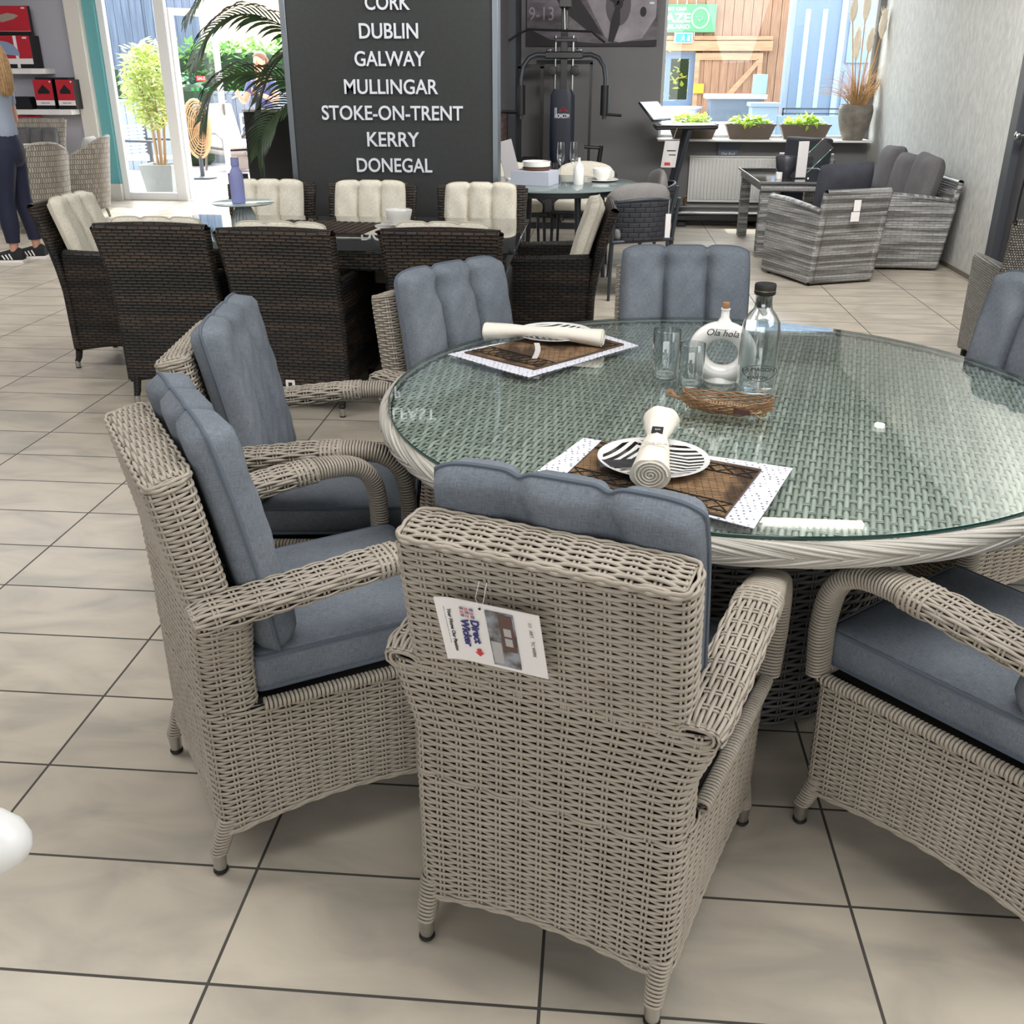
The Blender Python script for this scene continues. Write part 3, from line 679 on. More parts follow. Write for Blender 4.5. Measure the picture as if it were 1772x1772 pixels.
def setting(c1, c2, who):
    cx = np.mean(c1, 0); loc = (cx[0], cx[1], TZ); r1 = [np.array(p)-cx for p in c1]; r2_ = [np.array(p)-cx for p in c2]
    o = quad_mat('cloth_placemat', r1, .0005, .0022, M_cloth); tag(o, 'white spotted cloth placemat lying under the brown reed mat, '+who, 'placemat', 'spotted cloth placemats', loc)
    r = thing('reed_placemat', 'brown woven reed placemat laced with black thread, '+who, 'placemat', loc, group='brown reed placemats')
    quad_mat('woven_mat', r2_, .0026, .0065, M_reed, r)
    A_, B_, C_, D_ = r2_; mb = MB()
    for v0, v1 in ((.06, .22), (.78, .94)):
        E = lambda u, v: tuple((A_*(1-v)+D_*v)*(1-u)+(B_*(1-v)+C_*v)*u)
        for k in range(2):
            pts = [E(v0+(v1-v0)*((i+k) % 2), i/9) for i in range(10)]; mb.tube([(p[0], p[1], .008) for p in pts], .0014, 5)
        for vv in (v0, v1): mb.tube([(*E(vv, i/9), .0078) for i in range(10)], .0016, 5)
    mb.build('lacing', M_jute, r)
    e = MB(); pr = [tuple(p) for p in r2_]; e.tube([(p[0], p[1], .005) for p in pr], .0032, 6, True); e.build('bound_edge', mat('reed_edge', '#4d3a29', .7), r)
m1 = [(-.424, 2.812), (-.049, 3.194), (.141, 2.965), (-.169, 2.593)]; m1i = [(-.373, 2.823), (-.076, 3.125), (.094, 2.960), (-.158, 2.663)]
m2 = [(-.105, 1.907), (-.012, 2.119), (.431, 1.971), (.307, 1.658)]; m2i = [(-.045, 1.875), (.030, 2.090), (.360, 1.945), (.258, 1.70)]
setting(m1, m1i, 'at the far left place'); setting(m2, m2i, 'at the place nearest the camera')
M_plate = mat('white_plate', '#dddcda', .15)
def stripes(m, sc):
    n = m.node_tree.nodes; l = m.node_tree.links; b = n['Principled BSDF']; tc = n.new('ShaderNodeTexCoord')
    sp = n.new('ShaderNodeSeparateXYZ'); l.new(tc.outputs['Object'], sp.inputs[0])
    ab = n.new('ShaderNodeMath'); ab.operation = 'ABSOLUTE'; l.new(sp.outputs[0], ab.inputs[0])
    sq = n.new('ShaderNodeMath'); sq.operation = 'MULTIPLY'; sq.inputs[1].default_value = .85; l.new(ab.outputs[0], sq.inputs[0])
    ad = n.new('ShaderNodeMath'); ad.operation = 'ADD'; l.new(sq.outputs[0], ad.inputs[0]); l.new(sp.outputs[1], ad.inputs[1])
    ml = n.new('ShaderNodeMath'); ml.operation = 'MULTIPLY'; ml.inputs[1].default_value = sc; l.new(ad.outputs[0], ml.inputs[0])
    si = n.new('ShaderNodeMath'); si.operation = 'SINE'; l.new(ml.outputs[0], si.inputs[0])
    gt = n.new('ShaderNodeMath'); gt.operation = 'GREATER_THAN'; gt.inputs[1].default_value = .0; l.new(si.outputs[0], gt.inputs[0])
    x = n.new('ShaderNodeMixRGB'); x.inputs[1].default_value = lin('#dddcda'); x.inputs[2].default_value = lin('#121212'); l.new(gt.outputs[0], x.inputs[0]); l.new(x.outputs[0], b.inputs['Base Color'])
M_str = mat('striped_glaze', '#dddcda', .15); stripes(M_str, 270)
def plate(loc, rad, rz, lb):
    t = thing('striped_plate', lb, 'plate', loc, rz, 'black and white striped plates')
    MB().lathe([(.0005, .001), (rad*.6, .001), (rad*.66, .004), (rad*.95, .013), (rad, .0165), (rad*.995, .018), (rad*.9, .0145)], 48, caps=False).build('plate_body', M_plate, t, 50)
    MB().lathe([(rad*.9, .0146), (rad*.64, .0065), (.0005, .0058)], 48, caps=False).build('striped_face', M_str, t, 50); return t
plate((.137, 1.955, TZ+.007), .118, .35, 'black and white striped plate at the place nearest the camera')
plate((-.12, 3.03, TZ+.007), .122, 1.1, 'black and white striped plate under the long rolled napkin')
M_nap = mat('napkin_cloth', '#dcd6ca', .9, bump=(60, .3))
def napkin(p0, p1, z, r, lb, band=True, ringm=None):
    a = Vector((*p0, 0)); b = Vector((*p1, 0)); d = b-a; L = d.length; t = thing('rolled_napkin', lb, 'napkin', (a.x, a.y, z), math.atan2(d.y, d.x), 'rolled napkins')
    rows = []; n = 28
    for i in range(25):
        u = i/24; rr = r*(1+.28*(abs(2*u-1)**3)-.30*math.exp(-((u-.42)/.16)**2))
        rows.append([(u*L, rr*math.cos(2*PI*k/n)*1.1+.0, r*.9+rr*.86*math.sin(2*PI*k/n)*(1+.05*math.sin(5*k+u*8))+.008*math.sin(u*PI)) for k in range(n)])
    m = MB(); m.grid(rows, cu=True)
    for e in (0, 24):                                # rolled ends
        sx = e/24*L+(.002 if e else -.002); pr = []
        for k in range(70):
            th = k*.42; q = r*(1.15-k*.016); pr.append((sx, q*math.cos(th), r*.9+q*.85*math.sin(th)))
        m.tube(pr, .0022, 5)
        m.add([rows[e][k] for k in range(n)], [tuple(range(n))])
    m.build('cloth_roll', M_nap, t, 60)
    if band:
        MB().box(L*.38, L*.50, -.012, .012, r*1.53+.008, r*1.56+.0085).build('black_label', M_ink, t)
        text('lettering', '5', .016, M_paper, t, (L*.44, -.005, r*1.56+.0092), (0, 0, 0), .0003)
        text('lettering', 'NORDAL', .017, mat('faded_print', '#b9a99a', .8), t, (L*.76, .001, r*1.86+.006), (0, 0, PI/2), .0003)
    return t
napkin((.162, 2.14), (.122, 1.80), TZ+.018, .029, 'cream rolled napkin with a small black label, standing across the nearest striped plate')
napkin((-.33, 2.985), (.03, 2.925), TZ+.010, .024, 'long white rolled napkin lying across the far left striped plate', False)
o = quad_mat('paper_tag', [(-.045, -.02), (.04, -.025), (.045, .018), (-.04, .022)], 0, .0008, mat('dark_card', '#2b2c31', .5)); tag(o, 'dark card tag lying on the left side of the nearest plate', 'tag', None, (.065, 1.915, TZ+.022), .2)
o = MB().grid([[(-.010+.006*math.sin(v*3), 0, v*.045) if False else (x+.01*math.sin(v*2.5), .004*v, v*.045) for x in (-.008, .008)] for v in (0, .25, .5, .75, 1)]).build('swing_tag', M_paper, None, 60)
tag(o, 'small white curled tag on the far left reed mat', 'tag', None, (-.165, 2.765, TZ+.008))
# tumblers
def tumbler(loc, r, h, lb):
    t = MB(); t.lathe([(.0005, .001), (r*.8, .001), (r*.9, .004), (r, h*.35), (r*1.02, h), (r*.99, h+.001), (r*.95, h*.5), (r*.86, .014), (r*.6, .009), (.0005, .008)], 32, caps=False)
    tag(t.build('glass_tumbler', M_clear, None, 50), lb, 'glass', 'clear tumblers on the round table', loc)
tumbler((.200, 2.622, TZ), .036, .134, 'taller clear glass tumbler left of the ring bottle')
tumbler((.262, 2.545, TZ), .033, .118, 'shorter clear glass tumbler in front of the ring bottle')
# ring shaped bottle
t = thing('ring_bottle', 'white ceramic bottle shaped like a ring with a cork stopper', 'bottle', (.345, 2.60, TZ), -.25)
pts = [(.066*math.sin(a), 0, .083+.059*-math.cos(a)) for a in np.linspace(0, 2*PI, 49)[:-1]]
MB().tube(pts, .0245, 16, True, upv=(0, 1, 0)).build('ring_body', M_whitegl, t, 60)
MB().lathe([(.026, 0), (.028, .004), (.024, .018)], 24, sx=1.5).build('foot', M_whitegl, t); MB().lathe([(.027, .150), (.018, .166), (.0115, .176), (.0105, .195), (.0125, .197), (.0125, .200)], 24).build('neck', M_whitegl, t)
MB().lathe([(.0085, .198), (.0095, .214), (.009, .216)], 16).build('cork', M_cork, t)
text('lettering', 'Ola hola', .025, M_ink, t, (0, -.0262, .132), (PI/2, 0, 0), .0003, shear=.3)
# glass bottle
t = thing('glass_bottle', 'tall clear glass water bottle with a black stopper', 'bottle', (.425, 2.505, TZ), 0)
MB().lathe([(.0005, .002), (.034, .002), (.040, .008), (.041, .03), (.041, .165), (.0385, .186), (.030, .203), (.020, .217), (.0175, .232), (.0175, .250), (.020, .252), (.0165, .252), (.016, .232), (.018, .217), (.028, .202), (.0365, .185), (.0385, .165), (.038, .02), (.0005, .014)], 36, caps=False).build('bottle_body', M_clear, t, 60)
MB().lathe([(.0155, .222), (.0162, .252), (.0215, .253), (.0225, .257), (.0225, .276), (.021, .279)], 28).build('stopper', M_rubber, t)
MB().lathe([(.0228, .262), (.0228, .264)], 28).build('stopper_band', mat('gold', '#b89b6a', .3, 1), t)
for k, (b_, zz, sz) in enumerate((('LA MAISON', .072, .0135), ('MAISON', .052, .0115))): text('lettering', b_, sz, M_ink, t, (-.004, -.0425, zz), (PI/2, 0, 0), .0002)
MB().tube([(.036*math.cos(a), -.0425+.004*abs(math.cos(a)), .066+.020*math.sin(a+.35*math.cos(a))) for a in np.linspace(0, 2*PI, 30)[:-1]], .0006, 4, True).build('oval_print', M_ink, t)
t.scale = (1.18, 1.18, 1.02)
# wicker fish tray
t = thing('wicker_fish_tray', 'small brown wicker tray shaped like a fish on the glass table', 'tray', (.335, 2.345, TZ), math.atan2(-.06, .23), sc=1.12); Mw = mat('vine', '#6b4c33', .7, noise=('#8c6c4d', 30, .2), island='#8a6a4a')
def leaf(a, f, z): x = .098*math.cos(a); return (x, .045*math.sin(a)*f*(1-.25*abs(math.cos(a))**3), z+.012*abs(math.cos(a))**3)
m = MB()
for k in range(11): m.tube([leaf(a+k*.02, .62+.045*k+.03*math.sin(9*a+2.2*k), .004+.0026*k+.0022*math.sin(11*a+2.6*k)) for a in np.linspace(0, 2*PI, 90)[:-1]], .0016, 5, True)
m.build('body_rim', Mw, t); m = MB()
for k in range(-13, 14):
    x = k*.0066; y = .032*math.sqrt(max(0, 1-(x/.095)**2)); m.tube([(x, -y, .012), (x, -y*.7, .004), (x, y*.7, .004), (x, y, .012)], .0017, 5)
m.build('woven_floor', mat('vine_light', '#a07f57', .7), t); m = MB()
for k in range(5): m.tube([(-.095, .0, .018+.002*k), (-.112, .002*k, .022), (-.128, .012+.001*k, .026+.002*k), (-.137, .006, .030), (-.128, -.002, .026), (-.110, -.002, .021)], .002, 5)
m.build('tail', Mw, t)
m = MB().box(.02, .055, -.047, -.043, .012, .024, .001); m.build('leather_patch', mat('leather', '#4a2a22', .6), t)
MB().tube([(.058, -.046, .018), (.072, -.05, .02), (.078, -.045, .024), (.066, -.046, .016), (.08, -.052, .01), (.09, -.046, .012)], .0013, 5).build('twine_bow', mat('twine', '#b39a75', .8), t)
o = MB().tube([(.022*math.cos(a), .010*math.sin(a), .003) for a in np.linspace(.3, PI-.3, 14)], .003, 6).build('black_cord_loop', M_rubber); tag(o, 'short black cord loop lying between the glass bottle and the fish tray', 'cord', None, (.345, 2.46, TZ))

# ------------------------------------------------------------------ hang tag on the nearest chair
E_ = A.matrix_world.copy() if False else Matrix.Translation((-.064, 1.285, 0)) @ Matrix.Rotation(heading((.3385, .941)), 4, 'Z')
t = thing('hang_tag', 'white landscape hang tag with photo and blue-red logo on the nearest chair back', 'tag'); 
ex = Vector((.166, -.001, .004)).normalized(); ez = Vector((-.033, .036, -.134)).normalized()*-1; ez = (ez-ex*ez.dot(ex)).normalized(); ey = ez.cross(ex)
Mx = Matrix((ex, ey, ez)).transposed().to_4x4(); Mx.translation = (-.054, -.053, .738); t.matrix_world = E_ @ Mx
m = MB(); g = [[(-.084+.168*i/14, -.0008-.006*max(0, (3-i)/3)**2, -.065+.130*j/4) for i in range(15)] for j in range(5)]
m.grid(g); m.grid([[(p[0], p[1]+.0012, p[2]) for p in r] for r in g]); m.build('card', M_paper, t, 60)
def quadp(x0, x1, z0, z1, m_, nm, y=-.0035): MB().box(x0, x1, y, y+.0015, z0, z1).build(nm, m_, t)
quadp(-.003, .042, -.056, .056, mat('photo_print', '#8f949d', .5, noise=('#4d423e', 38, .1)), 'photo')
mt = mat('photo_sofa', '#5d4540', .6)
quadp(.018, .040, -.02, .054, mt, 'sofa_print', -.0042); quadp(.024, .036, .012, .028, mat('photo_pale', '#a9a6a5', .6), 'cushion_print', -.0048); quadp(.024, .036, -.008, .008, bpy.data.materials['photo_pale'], 'cushion_print', -.0048)
quadp(-.0008, .016, -.05, -.005, bpy.data.materials['photo_pale'], 'table_print', -.0042)
Mbl = mat('navy_print', '#262a72', .5); Mrd = mat('red_print', '#c8303a', .5)
rr_ = (PI/2, PI/2, 0)
text('lettering', 'Direct', .0185, Mbl, t, (-.030, -.0036, .030), rr_, .0002, 'LEFT', weight=.0006)
text('lettering', 'Wicker', .0185, Mbl, t, (-.047, -.0036, .028), rr_, .0002, 'LEFT', weight=.0006)
MB().prism([(-.029, -.031), (-.029, -.038), (-.033, -.038), (-.0255, -.046), (-.018, -.038), (-.022, -.038), (-.022, -.031)], -.0038, -.0034).build('arrow_mark', Mrd, t)
for i in range(3):
    for j in range(3):
        m = MB(); x = -.045+i*.0082; z = .053-j*.0072
        for k in range(3):
            if (i+j) % 2 == 0: m.box(x, x+.0065, -.0038, -.0034, z-.0018*k-.0008, z-.0018*k)
            else: m.box(x+.0022*k, x+.0022*k+.0009, -.0038, -.0034, z-.0055, z)
        m.build('logo_weave', Mbl if (i+j) % 2 == 0 else Mrd, t)
text('lettering', 'Your Home Our Passion', .0088, M_ink, t, (-.067, -.0036, .044), rr_, .0001, 'LEFT', weight=.0002)
for k in range(2): text('lettering', ('Indulge yourself and experience the softness of living', 'with outdoor wicker relaxing in your garden')[k], .0036, M_ink, t, (-.0735-.0065*k, -.0036, .047-.006*k), rr_, .0001, 'LEFT')
text('lettering', '1/1   ART.   TC WERK', .0075, M_ink, t, (.066, -.0036, .050), rr_, .0001, 'LEFT')
MB().lathe([(.0022, 0), (.0022, .0006)], 12).build('punch_hole', M_ink, t).matrix_local = Matrix.Translation((-.010, -.0036, .0575)) @ Matrix.Rotation(PI/2, 4, 'X')
MB().tube([(-.010, -.003, .057), (-.012, -.006, .08), (-.01, .01, .10)], .0004, 4).tube([(-.010, -.003, .057), (.0, -.006, .075), (.002, .01, .10)], .0004, 4).build('thread', M_paper, t)
# ------------------------------------------------------------------ black shop sign
M_sign = mat('black_board', '#2a2c2c', .7, noise=('#303332', 40, .2)); M_trimm = mat('grey_metal_trim', '#7d8388', .4, 1)
t = thing('shop_sign', 'tall black freestanding board listing branch towns in white capitals', 'sign', (-1.31, 6.6, 0))
MB().box(-.64, .64, 0, .16, .0, 3.0).build('board', M_sign, t)
for s_ in (-1, 1): MB().box(s_*.64-.004 if s_ > 0 else -.672, .672 if s_ > 0 else -.636, -.006, .166, 0, 3.0, .002).build('edge_trim', M_trimm, t)
for w_, wd_, z in (('LONDON', .42, 2.37), ('BELFAST', .44, 2.21), ('BRAY', .27, 2.05), ('CORK', .275, 1.893), ('DUBLIN', .365, 1.736), ('GALWAY', .441, 1.582), ('MULLINGAR', .592, 1.423), ('STOKE-ON-TRENT', .901, 1.271), ('KERRY', .336, 1.114), ('DONEGAL', .490, .959)):
    if w_ == 'LONDON': continue
    o = text('lettering', w_, .1, M_text, t, (0, -.004, z-.044), extrude=.004, weight=.0012)
    fit(o, wd_, .086)
# black plinth and card stand behind the sign
t = thing('display_plinth', 'tall plain black plinth beside the black shop sign', 'plinth', (-2.42, 8.1, 0))
MB().box(-.32, .32, -.15, .15, 0, 1.22, .004).build('plinth_body', M_blk, t); MB().box(-.325, .325, -.155, .155, 1.222, 1.237).build('top', M_white, t)
t = thing('card_stand', 'small black price card standing left of the black plinth', 'card', (-2.95, 8.3, 0))
MB().box(-.012, .012, -.012, .012, 0, .55).box(-.1, .1, -.08, .08, 0, .012).build('stand', M_blk, t)
m = MB(); m.box(-.085, .085, -.02, -.012, .5, .74, .002); m.build('card', M_ink, t); text('lettering', 'SALE', .05, M_text, t, (0, -.022, .62))
# kentia palm
t = thing('potted_palm', 'dark green palm with arching feathery fronds beside the black sign', 'plant', (-1.75, 7.75, 0)); M_palm = leafy(mat('palm_leaf', '#1d2b18', .5, noise=('#2f4522', 9, .2)), .15)
MB().lathe([(.13, 0), (.17, .05), (.20, .36), (.21, .38), (.19, .385), (.18, .33), (.0005, .32)], 28, caps=False).build('pot', M_blk, t)
MB().tube([(0, 0, .3), (.01, 0, .8), (-.02, -.02, 1.15)], [.03, .022, .016], 8).build('stem', mat('palm_stem', '#4a4a2c', .7), t)
def frond(pts, L, dens=26):
    P = [Vector(p) for p in pts]; m = MB(); n = 40; Q = []
    for i in range(n):
        u = i/(n-1)*(len(P)-1); k = min(int(u), len(P)-2); f = u-k; p0 = P[max(k-1, 0)]; p1 = P[k]; p2 = P[k+1]; p3 = P[min(k+2, len(P)-1)]
        Q.append(.5*((2*p1)+(p2-p0)*f+(2*p0-5*p1+4*p2-p3)*f*f+(3*p1-p0-3*p2+p3)*f**3))
    m.tube(Q, [.007*(1-.8*i/n) for i in range(n)], 5)
    for i in range(5, n):
        tg = (Q[min(i+1, n-1)]-Q[i-1]).normalized(); side = tg.cross(Vector((0, -.35, 1))).normalized()
        for sg in (-1, 1):
            ln = L*(.45+.55*math.sin(PI*min(1, (i/n)*1.05)))*random.uniform(.85, 1.1); d = (tg*.75+side*sg*.75+Vector((0, 0, .18))).normalized(); w = .017
            pts_ = []; p = Q[i].copy()
            for q in range(7): pts_.append(p.copy()); p = p+d*ln/6; d = (d+Vector((0, 0, -.13-.03*q))).normalized()
            up_ = side.cross(tg).normalized(); rows = []
            for q, pp in enumerate(pts_): ww = w*(math.sin(PI*(.12+.86*q/6))); rows.append([pp-tg*ww, pp+up_*.002, pp+tg*ww])
            m.grid(rows)
    return m.build('frond', M_palm, t, 60, fix=False)
for pts in ([(-.02, -.02, 1.1), (-.35, -.15, 1.38), (-.74, -.22, 1.50), (-1.0, -.25, 1.42), (-1.15, -.26, 1.18)], [(-.02, -.02, 1.1), (-.3, -.1, 1.62), (-.66, -.2, 1.86), (-.95, -.25, 1.80), (-1.15, -.3, 1.56)],
            [(-.02, -.02, 1.1), (-.15, -.1, 1.8), (-.5, -.2, 2.12), (-.86, -.3, 2.1), (-1.12, -.3, 1.88)], [(0, 0, 1.1), (-.2, -.1, 1.3), (-.45, -.2, 1.32), (-.66, -.3, 1.15), (-.74, -.3, .95)],
            [(0, 0, 1.1), (.1, .1, 1.7), (.2, .3, 2.1), (.25, .6, 2.1)], [(0, 0, 1.1), (-.1, .2, 1.7), (-.3, .5, 2.0), (-.5, .8, 1.9)], [(-.02, -.02, 1.1), (-.2, .05, 1.62), (-.5, .1, 1.66), (-.72, .1, 1.5), (-.84, .1, 1.3)]):
    frond(pts, .40)

# ------------------------------------------------------------------ dark wicker set
def box_chair(lb, group, M_w, M_c, M_cp, hw=.25, ht=.86, tipm=M_steel, legm=M_dweave):
    t = thing('wicker_carver_chair', lb, 'chair', group=group)
    def yb(z): q = max(0, (z-.40)/.46); return -.10*q**1.5
    def back(u, v): z = .12+(ht-.12)*v; x = (2*u-1)*(hw+.012*max(0, (z-.6)/.26)**2); return (x, .03+yb(z)-.012*(2*u-1)**2*v, z+.008*math.sin(PI*u)*v+(1-v)**6*.03*math.sin(PI*u))
    MB().panel(back, 14, 20, .045).build('backrest', M_w, t, 60)
    for s in (-1, 1):
        def side(u, v, s=s): y = .04+.50*u; z1 = .625-.02*u; z0 = .12+.03*math.sin(PI*u); return (s*(hw-.018+.008*u), y+.02*(v-.5)*u, z0+(z1-z0)*v)
        MB().panel(side, 12, 14, .05).build('side_panel', M_w, t, 60)
    def front(u, v): return ((2*u-1)*(hw-.03), .53, .14+.03*math.sin(PI*u)*(1-v)+.24*v)
    MB().panel(front, 10, 8, .035).box(-hw+.03, hw-.03, .04, .53, .36, .385).build('seat_frame', M_w, t, 60)
    for x, y in ((hw-.03, .03), (-hw+.03, .03), (hw-.03, .52), (-hw+.03, .52)):
        sx = .006*(1 if x > 0 else -1); sy = -.03 if y < .1 else .01
        l = MB().tube([(x, y, .16), (x+sx*.6, y+sy*.6, .06), (x+sx, y+sy, .035)], [.021, .017, .014], 10).build('leg', legm, t, 60)
        MB().lathe([(.012, .004), (.0145, .012), (.0145, .042)], 16, x+sx, y+sy).build('metal_tip', tipm, l); MB().lathe([(.008, 0), (.014, .001), (.014, .006)], 16, x+sx, y+sy).build('rubber_foot', M_rubber, l)
    mb, e1, e2 = pad_seat(hw-.05, hw-.05, .06, .55, .386, .46, .012); c = mb.build('seat_cushion', M_c, t, 60); MB().tube(e1, .004, 6, True).build('piping', M_cp, c)
    mb, ed = pad_back(hw-.035, .125, .45, -.015, .90, .085, (-.07, .07), 60, 22); c = mb.build('back_cushion', M_c, t, 70); MB().tube(ed, .004, 6, True).build('piping', M_cp, c)
    return t
G_ = 'dark brown wicker chairs around the rectangular table'
D = box_chair('', G_, M_dweave, M_cream, M_creamp)
dk = [((-2.01, 4.50), (0, 1), 'dark brown wicker chair seen from behind, nearest the person, in the near row'), ((-1.40, 4.40), (.06, 1), 'dark brown wicker chair, middle of the near row, small square label low on its back'),
 ((-.68, 4.46), (0, 1), 'dark brown wicker chair seen from behind, in the near row just above the blue cushions'), ((-2.84, 5.32), (1, 0), 'dark brown wicker chair at the left head of the table, cream cushion facing right'),
 ((.0, 5.44), (-1, -.03), 'dark brown wicker chair at the right head of the table, seen from its side'), ((-2.02, 6.19), (.05, -1), 'dark brown wicker chair facing the camera behind the lilac bottle'),
 ((-1.385, 6.19), (.05, -1), 'dark brown wicker chair facing the camera behind the white bowl'), ((-.70, 6.14), (.0, -1), 'dark brown wicker chair facing the camera, right of the white bowl')]
for i, (p, d, lb) in enumerate(dk):
    o = D if i == 0 else dup(D, (0, 0, 0), 0, lb)
    o.location = (p[0], p[1], 0); o.rotation_euler = (0, 0, heading(d)); o['label'] = lb
o = MB().box(-.022, .022, -.003, .0, -.022, .022, .001).build('square_label', M_paper); tag(o, 'tiny square white label low on the middle near-row dark chair', 'label', None, (-1.415, 4.385, .155))
MB().box(-.009, .009, -.0045, -.003, -.010, .010).build('print', M_ink, o)
t = thing('rectangular_dining_table', 'long dark wicker dining table with a reflective glass top', 'table', (-1.365, 5.21, 0))
MB().box(-.95, .95, -.56, .56, .64, .725, .01).build('wicker_top', M_dweave, t)
MB().box(-.985, .985, -.59, .59, .732, .740, .002).build('glass_top', glassmat('smoked_glass', (.62, .68, .66), 1.5, 0, 1.6), t)
for x in (-.45, .45): MB().box(x-.12, x+.12, -.08, .08, .0, .64, .006).build('leg', M_dweave, t)
TD = .7405
t = thing('cake_stand', 'pale fluted cake stand with a flat glass plate on the dark table', 'cake stand', (-1.87, 5.275, TD)); 
rows = []
for z, r in ((0, .062), (.02, .066), (.05, .062), (.08, .052), (.105, .040), (.118, .030), (.124, .028)): rows.append([((r+.0035*math.cos(20*a))*math.cos(a), (r+.0035*math.cos(20*a))*math.sin(a), z) for a in np.linspace(0, 2*PI, 121)[:-1]])
MB().grid(rows, cu=True, caps=True).build('fluted_base', mat('pale_glaze', '#a9b3b2', .3), t, 60)
MB().lathe([(.0005, .125), (.155, .126), (.163, .130), (.164, .133), (.155, .131), (.0005, .130)], 48, caps=False).build('plate', mat('sea_glass', '#b9cfd6', .1, spec=.8), t)
t = thing('water_bottle', 'lilac metal drinking bottle standing on the cake stand', 'bottle', (-1.885, 5.26, TD+.132))
MB().lathe([(.034, 0), (.036, .004), (.036, .130), (.033, .15), (.022, .17), (.019, .178), (.019, .182)], 28).build('bottle_body', mat('lilac_powder_coat', '#8d91c4', .5), t, 50)
MB().lathe([(.0205, .183), (.0215, .19), (.0205, .225)], 24).build('cap', bpy.data.materials['lilac_powder_coat'], t); MB().lathe([(.0185, .2255), (.0185, .228)], 24).build('cap_band', M_chrome, t)
def bowl(lb, loc, r, h, m_=None, grp=None, name='bowl'):
    o = MB().lathe([(.0005, .002), (r*.5, .0), (r*.52, .006), (r*.86, h*.35), (r, h), (r*.985, h+.002), (r*.83, h*.4), (r*.4, .012), (.0005, .01)], 40, caps=False).build(name, m_ or M_whitegl, None, 50); return tag(o, lb, 'bowl', grp, loc)
def dplate(lb, loc, r, grp=None):
    o = MB().lathe([(.0005, 0), (r*.6, 0), (r*.7, .004), (r, .014), (r*.995, .0165), (r*.68, .0065), (.0005, .004)], 40, caps=False).build('dinner_plate', M_whitegl, None, 50); return tag(o, lb, 'plate', grp, loc)
dplate('larger white plate under the bowl on the dark table', (-1.055, 5.34, TD), .125, 'plates on the dark table'); dplate('smaller white plate between the bowl and larger plate on the dark table', (-1.05, 5.345, TD+.017), .095, 'plates on the dark table')
bowl('white bowl on stacked plates on the dark rectangular table', (-1.05, 5.345, TD+.0235), .072, .072)
o = MB(); o.box(-.29, .29, -.2, .2, 0, .003, .001)
for k in range(14): o.box(-.27+k*.04, -.25+k*.04, -.19, .19, .003, .007, .001)
o = o.build('slatted_placemat', mat('dark_slats', '#4c3d31', .6, noise=('#2c231c', 20, .2))); tag(o, 'dark slatted placemat lying in the middle of the dark table', 'placemat', None, (-1.47, 5.36, TD), -.12)
o = MB().box(-.09, .0, -.006, .006, 0, .003, .001).box(0, .11, -.009, .009, 0, .002, .0008).build('table_knife', M_whitegl); tag(o, 'pale table knife lying left of the bowl near the table edge', 'knife', None, (-1.24, 5.0, TD))
o = MB().tube([(0, 0, 0), (0, 0, .03), (.0, 0, .045), (.008, 0, .057), (.018, 0, .052), (.02, 0, .042)], .0022, 6).lathe([(.014, 0), (.014, .003)], 16).build('wire_hook', M_steel); tag(o, 'small curled wire hook standing on the slatted placemat', 'hook', None, (-1.50, 5.2, TD+.0075))

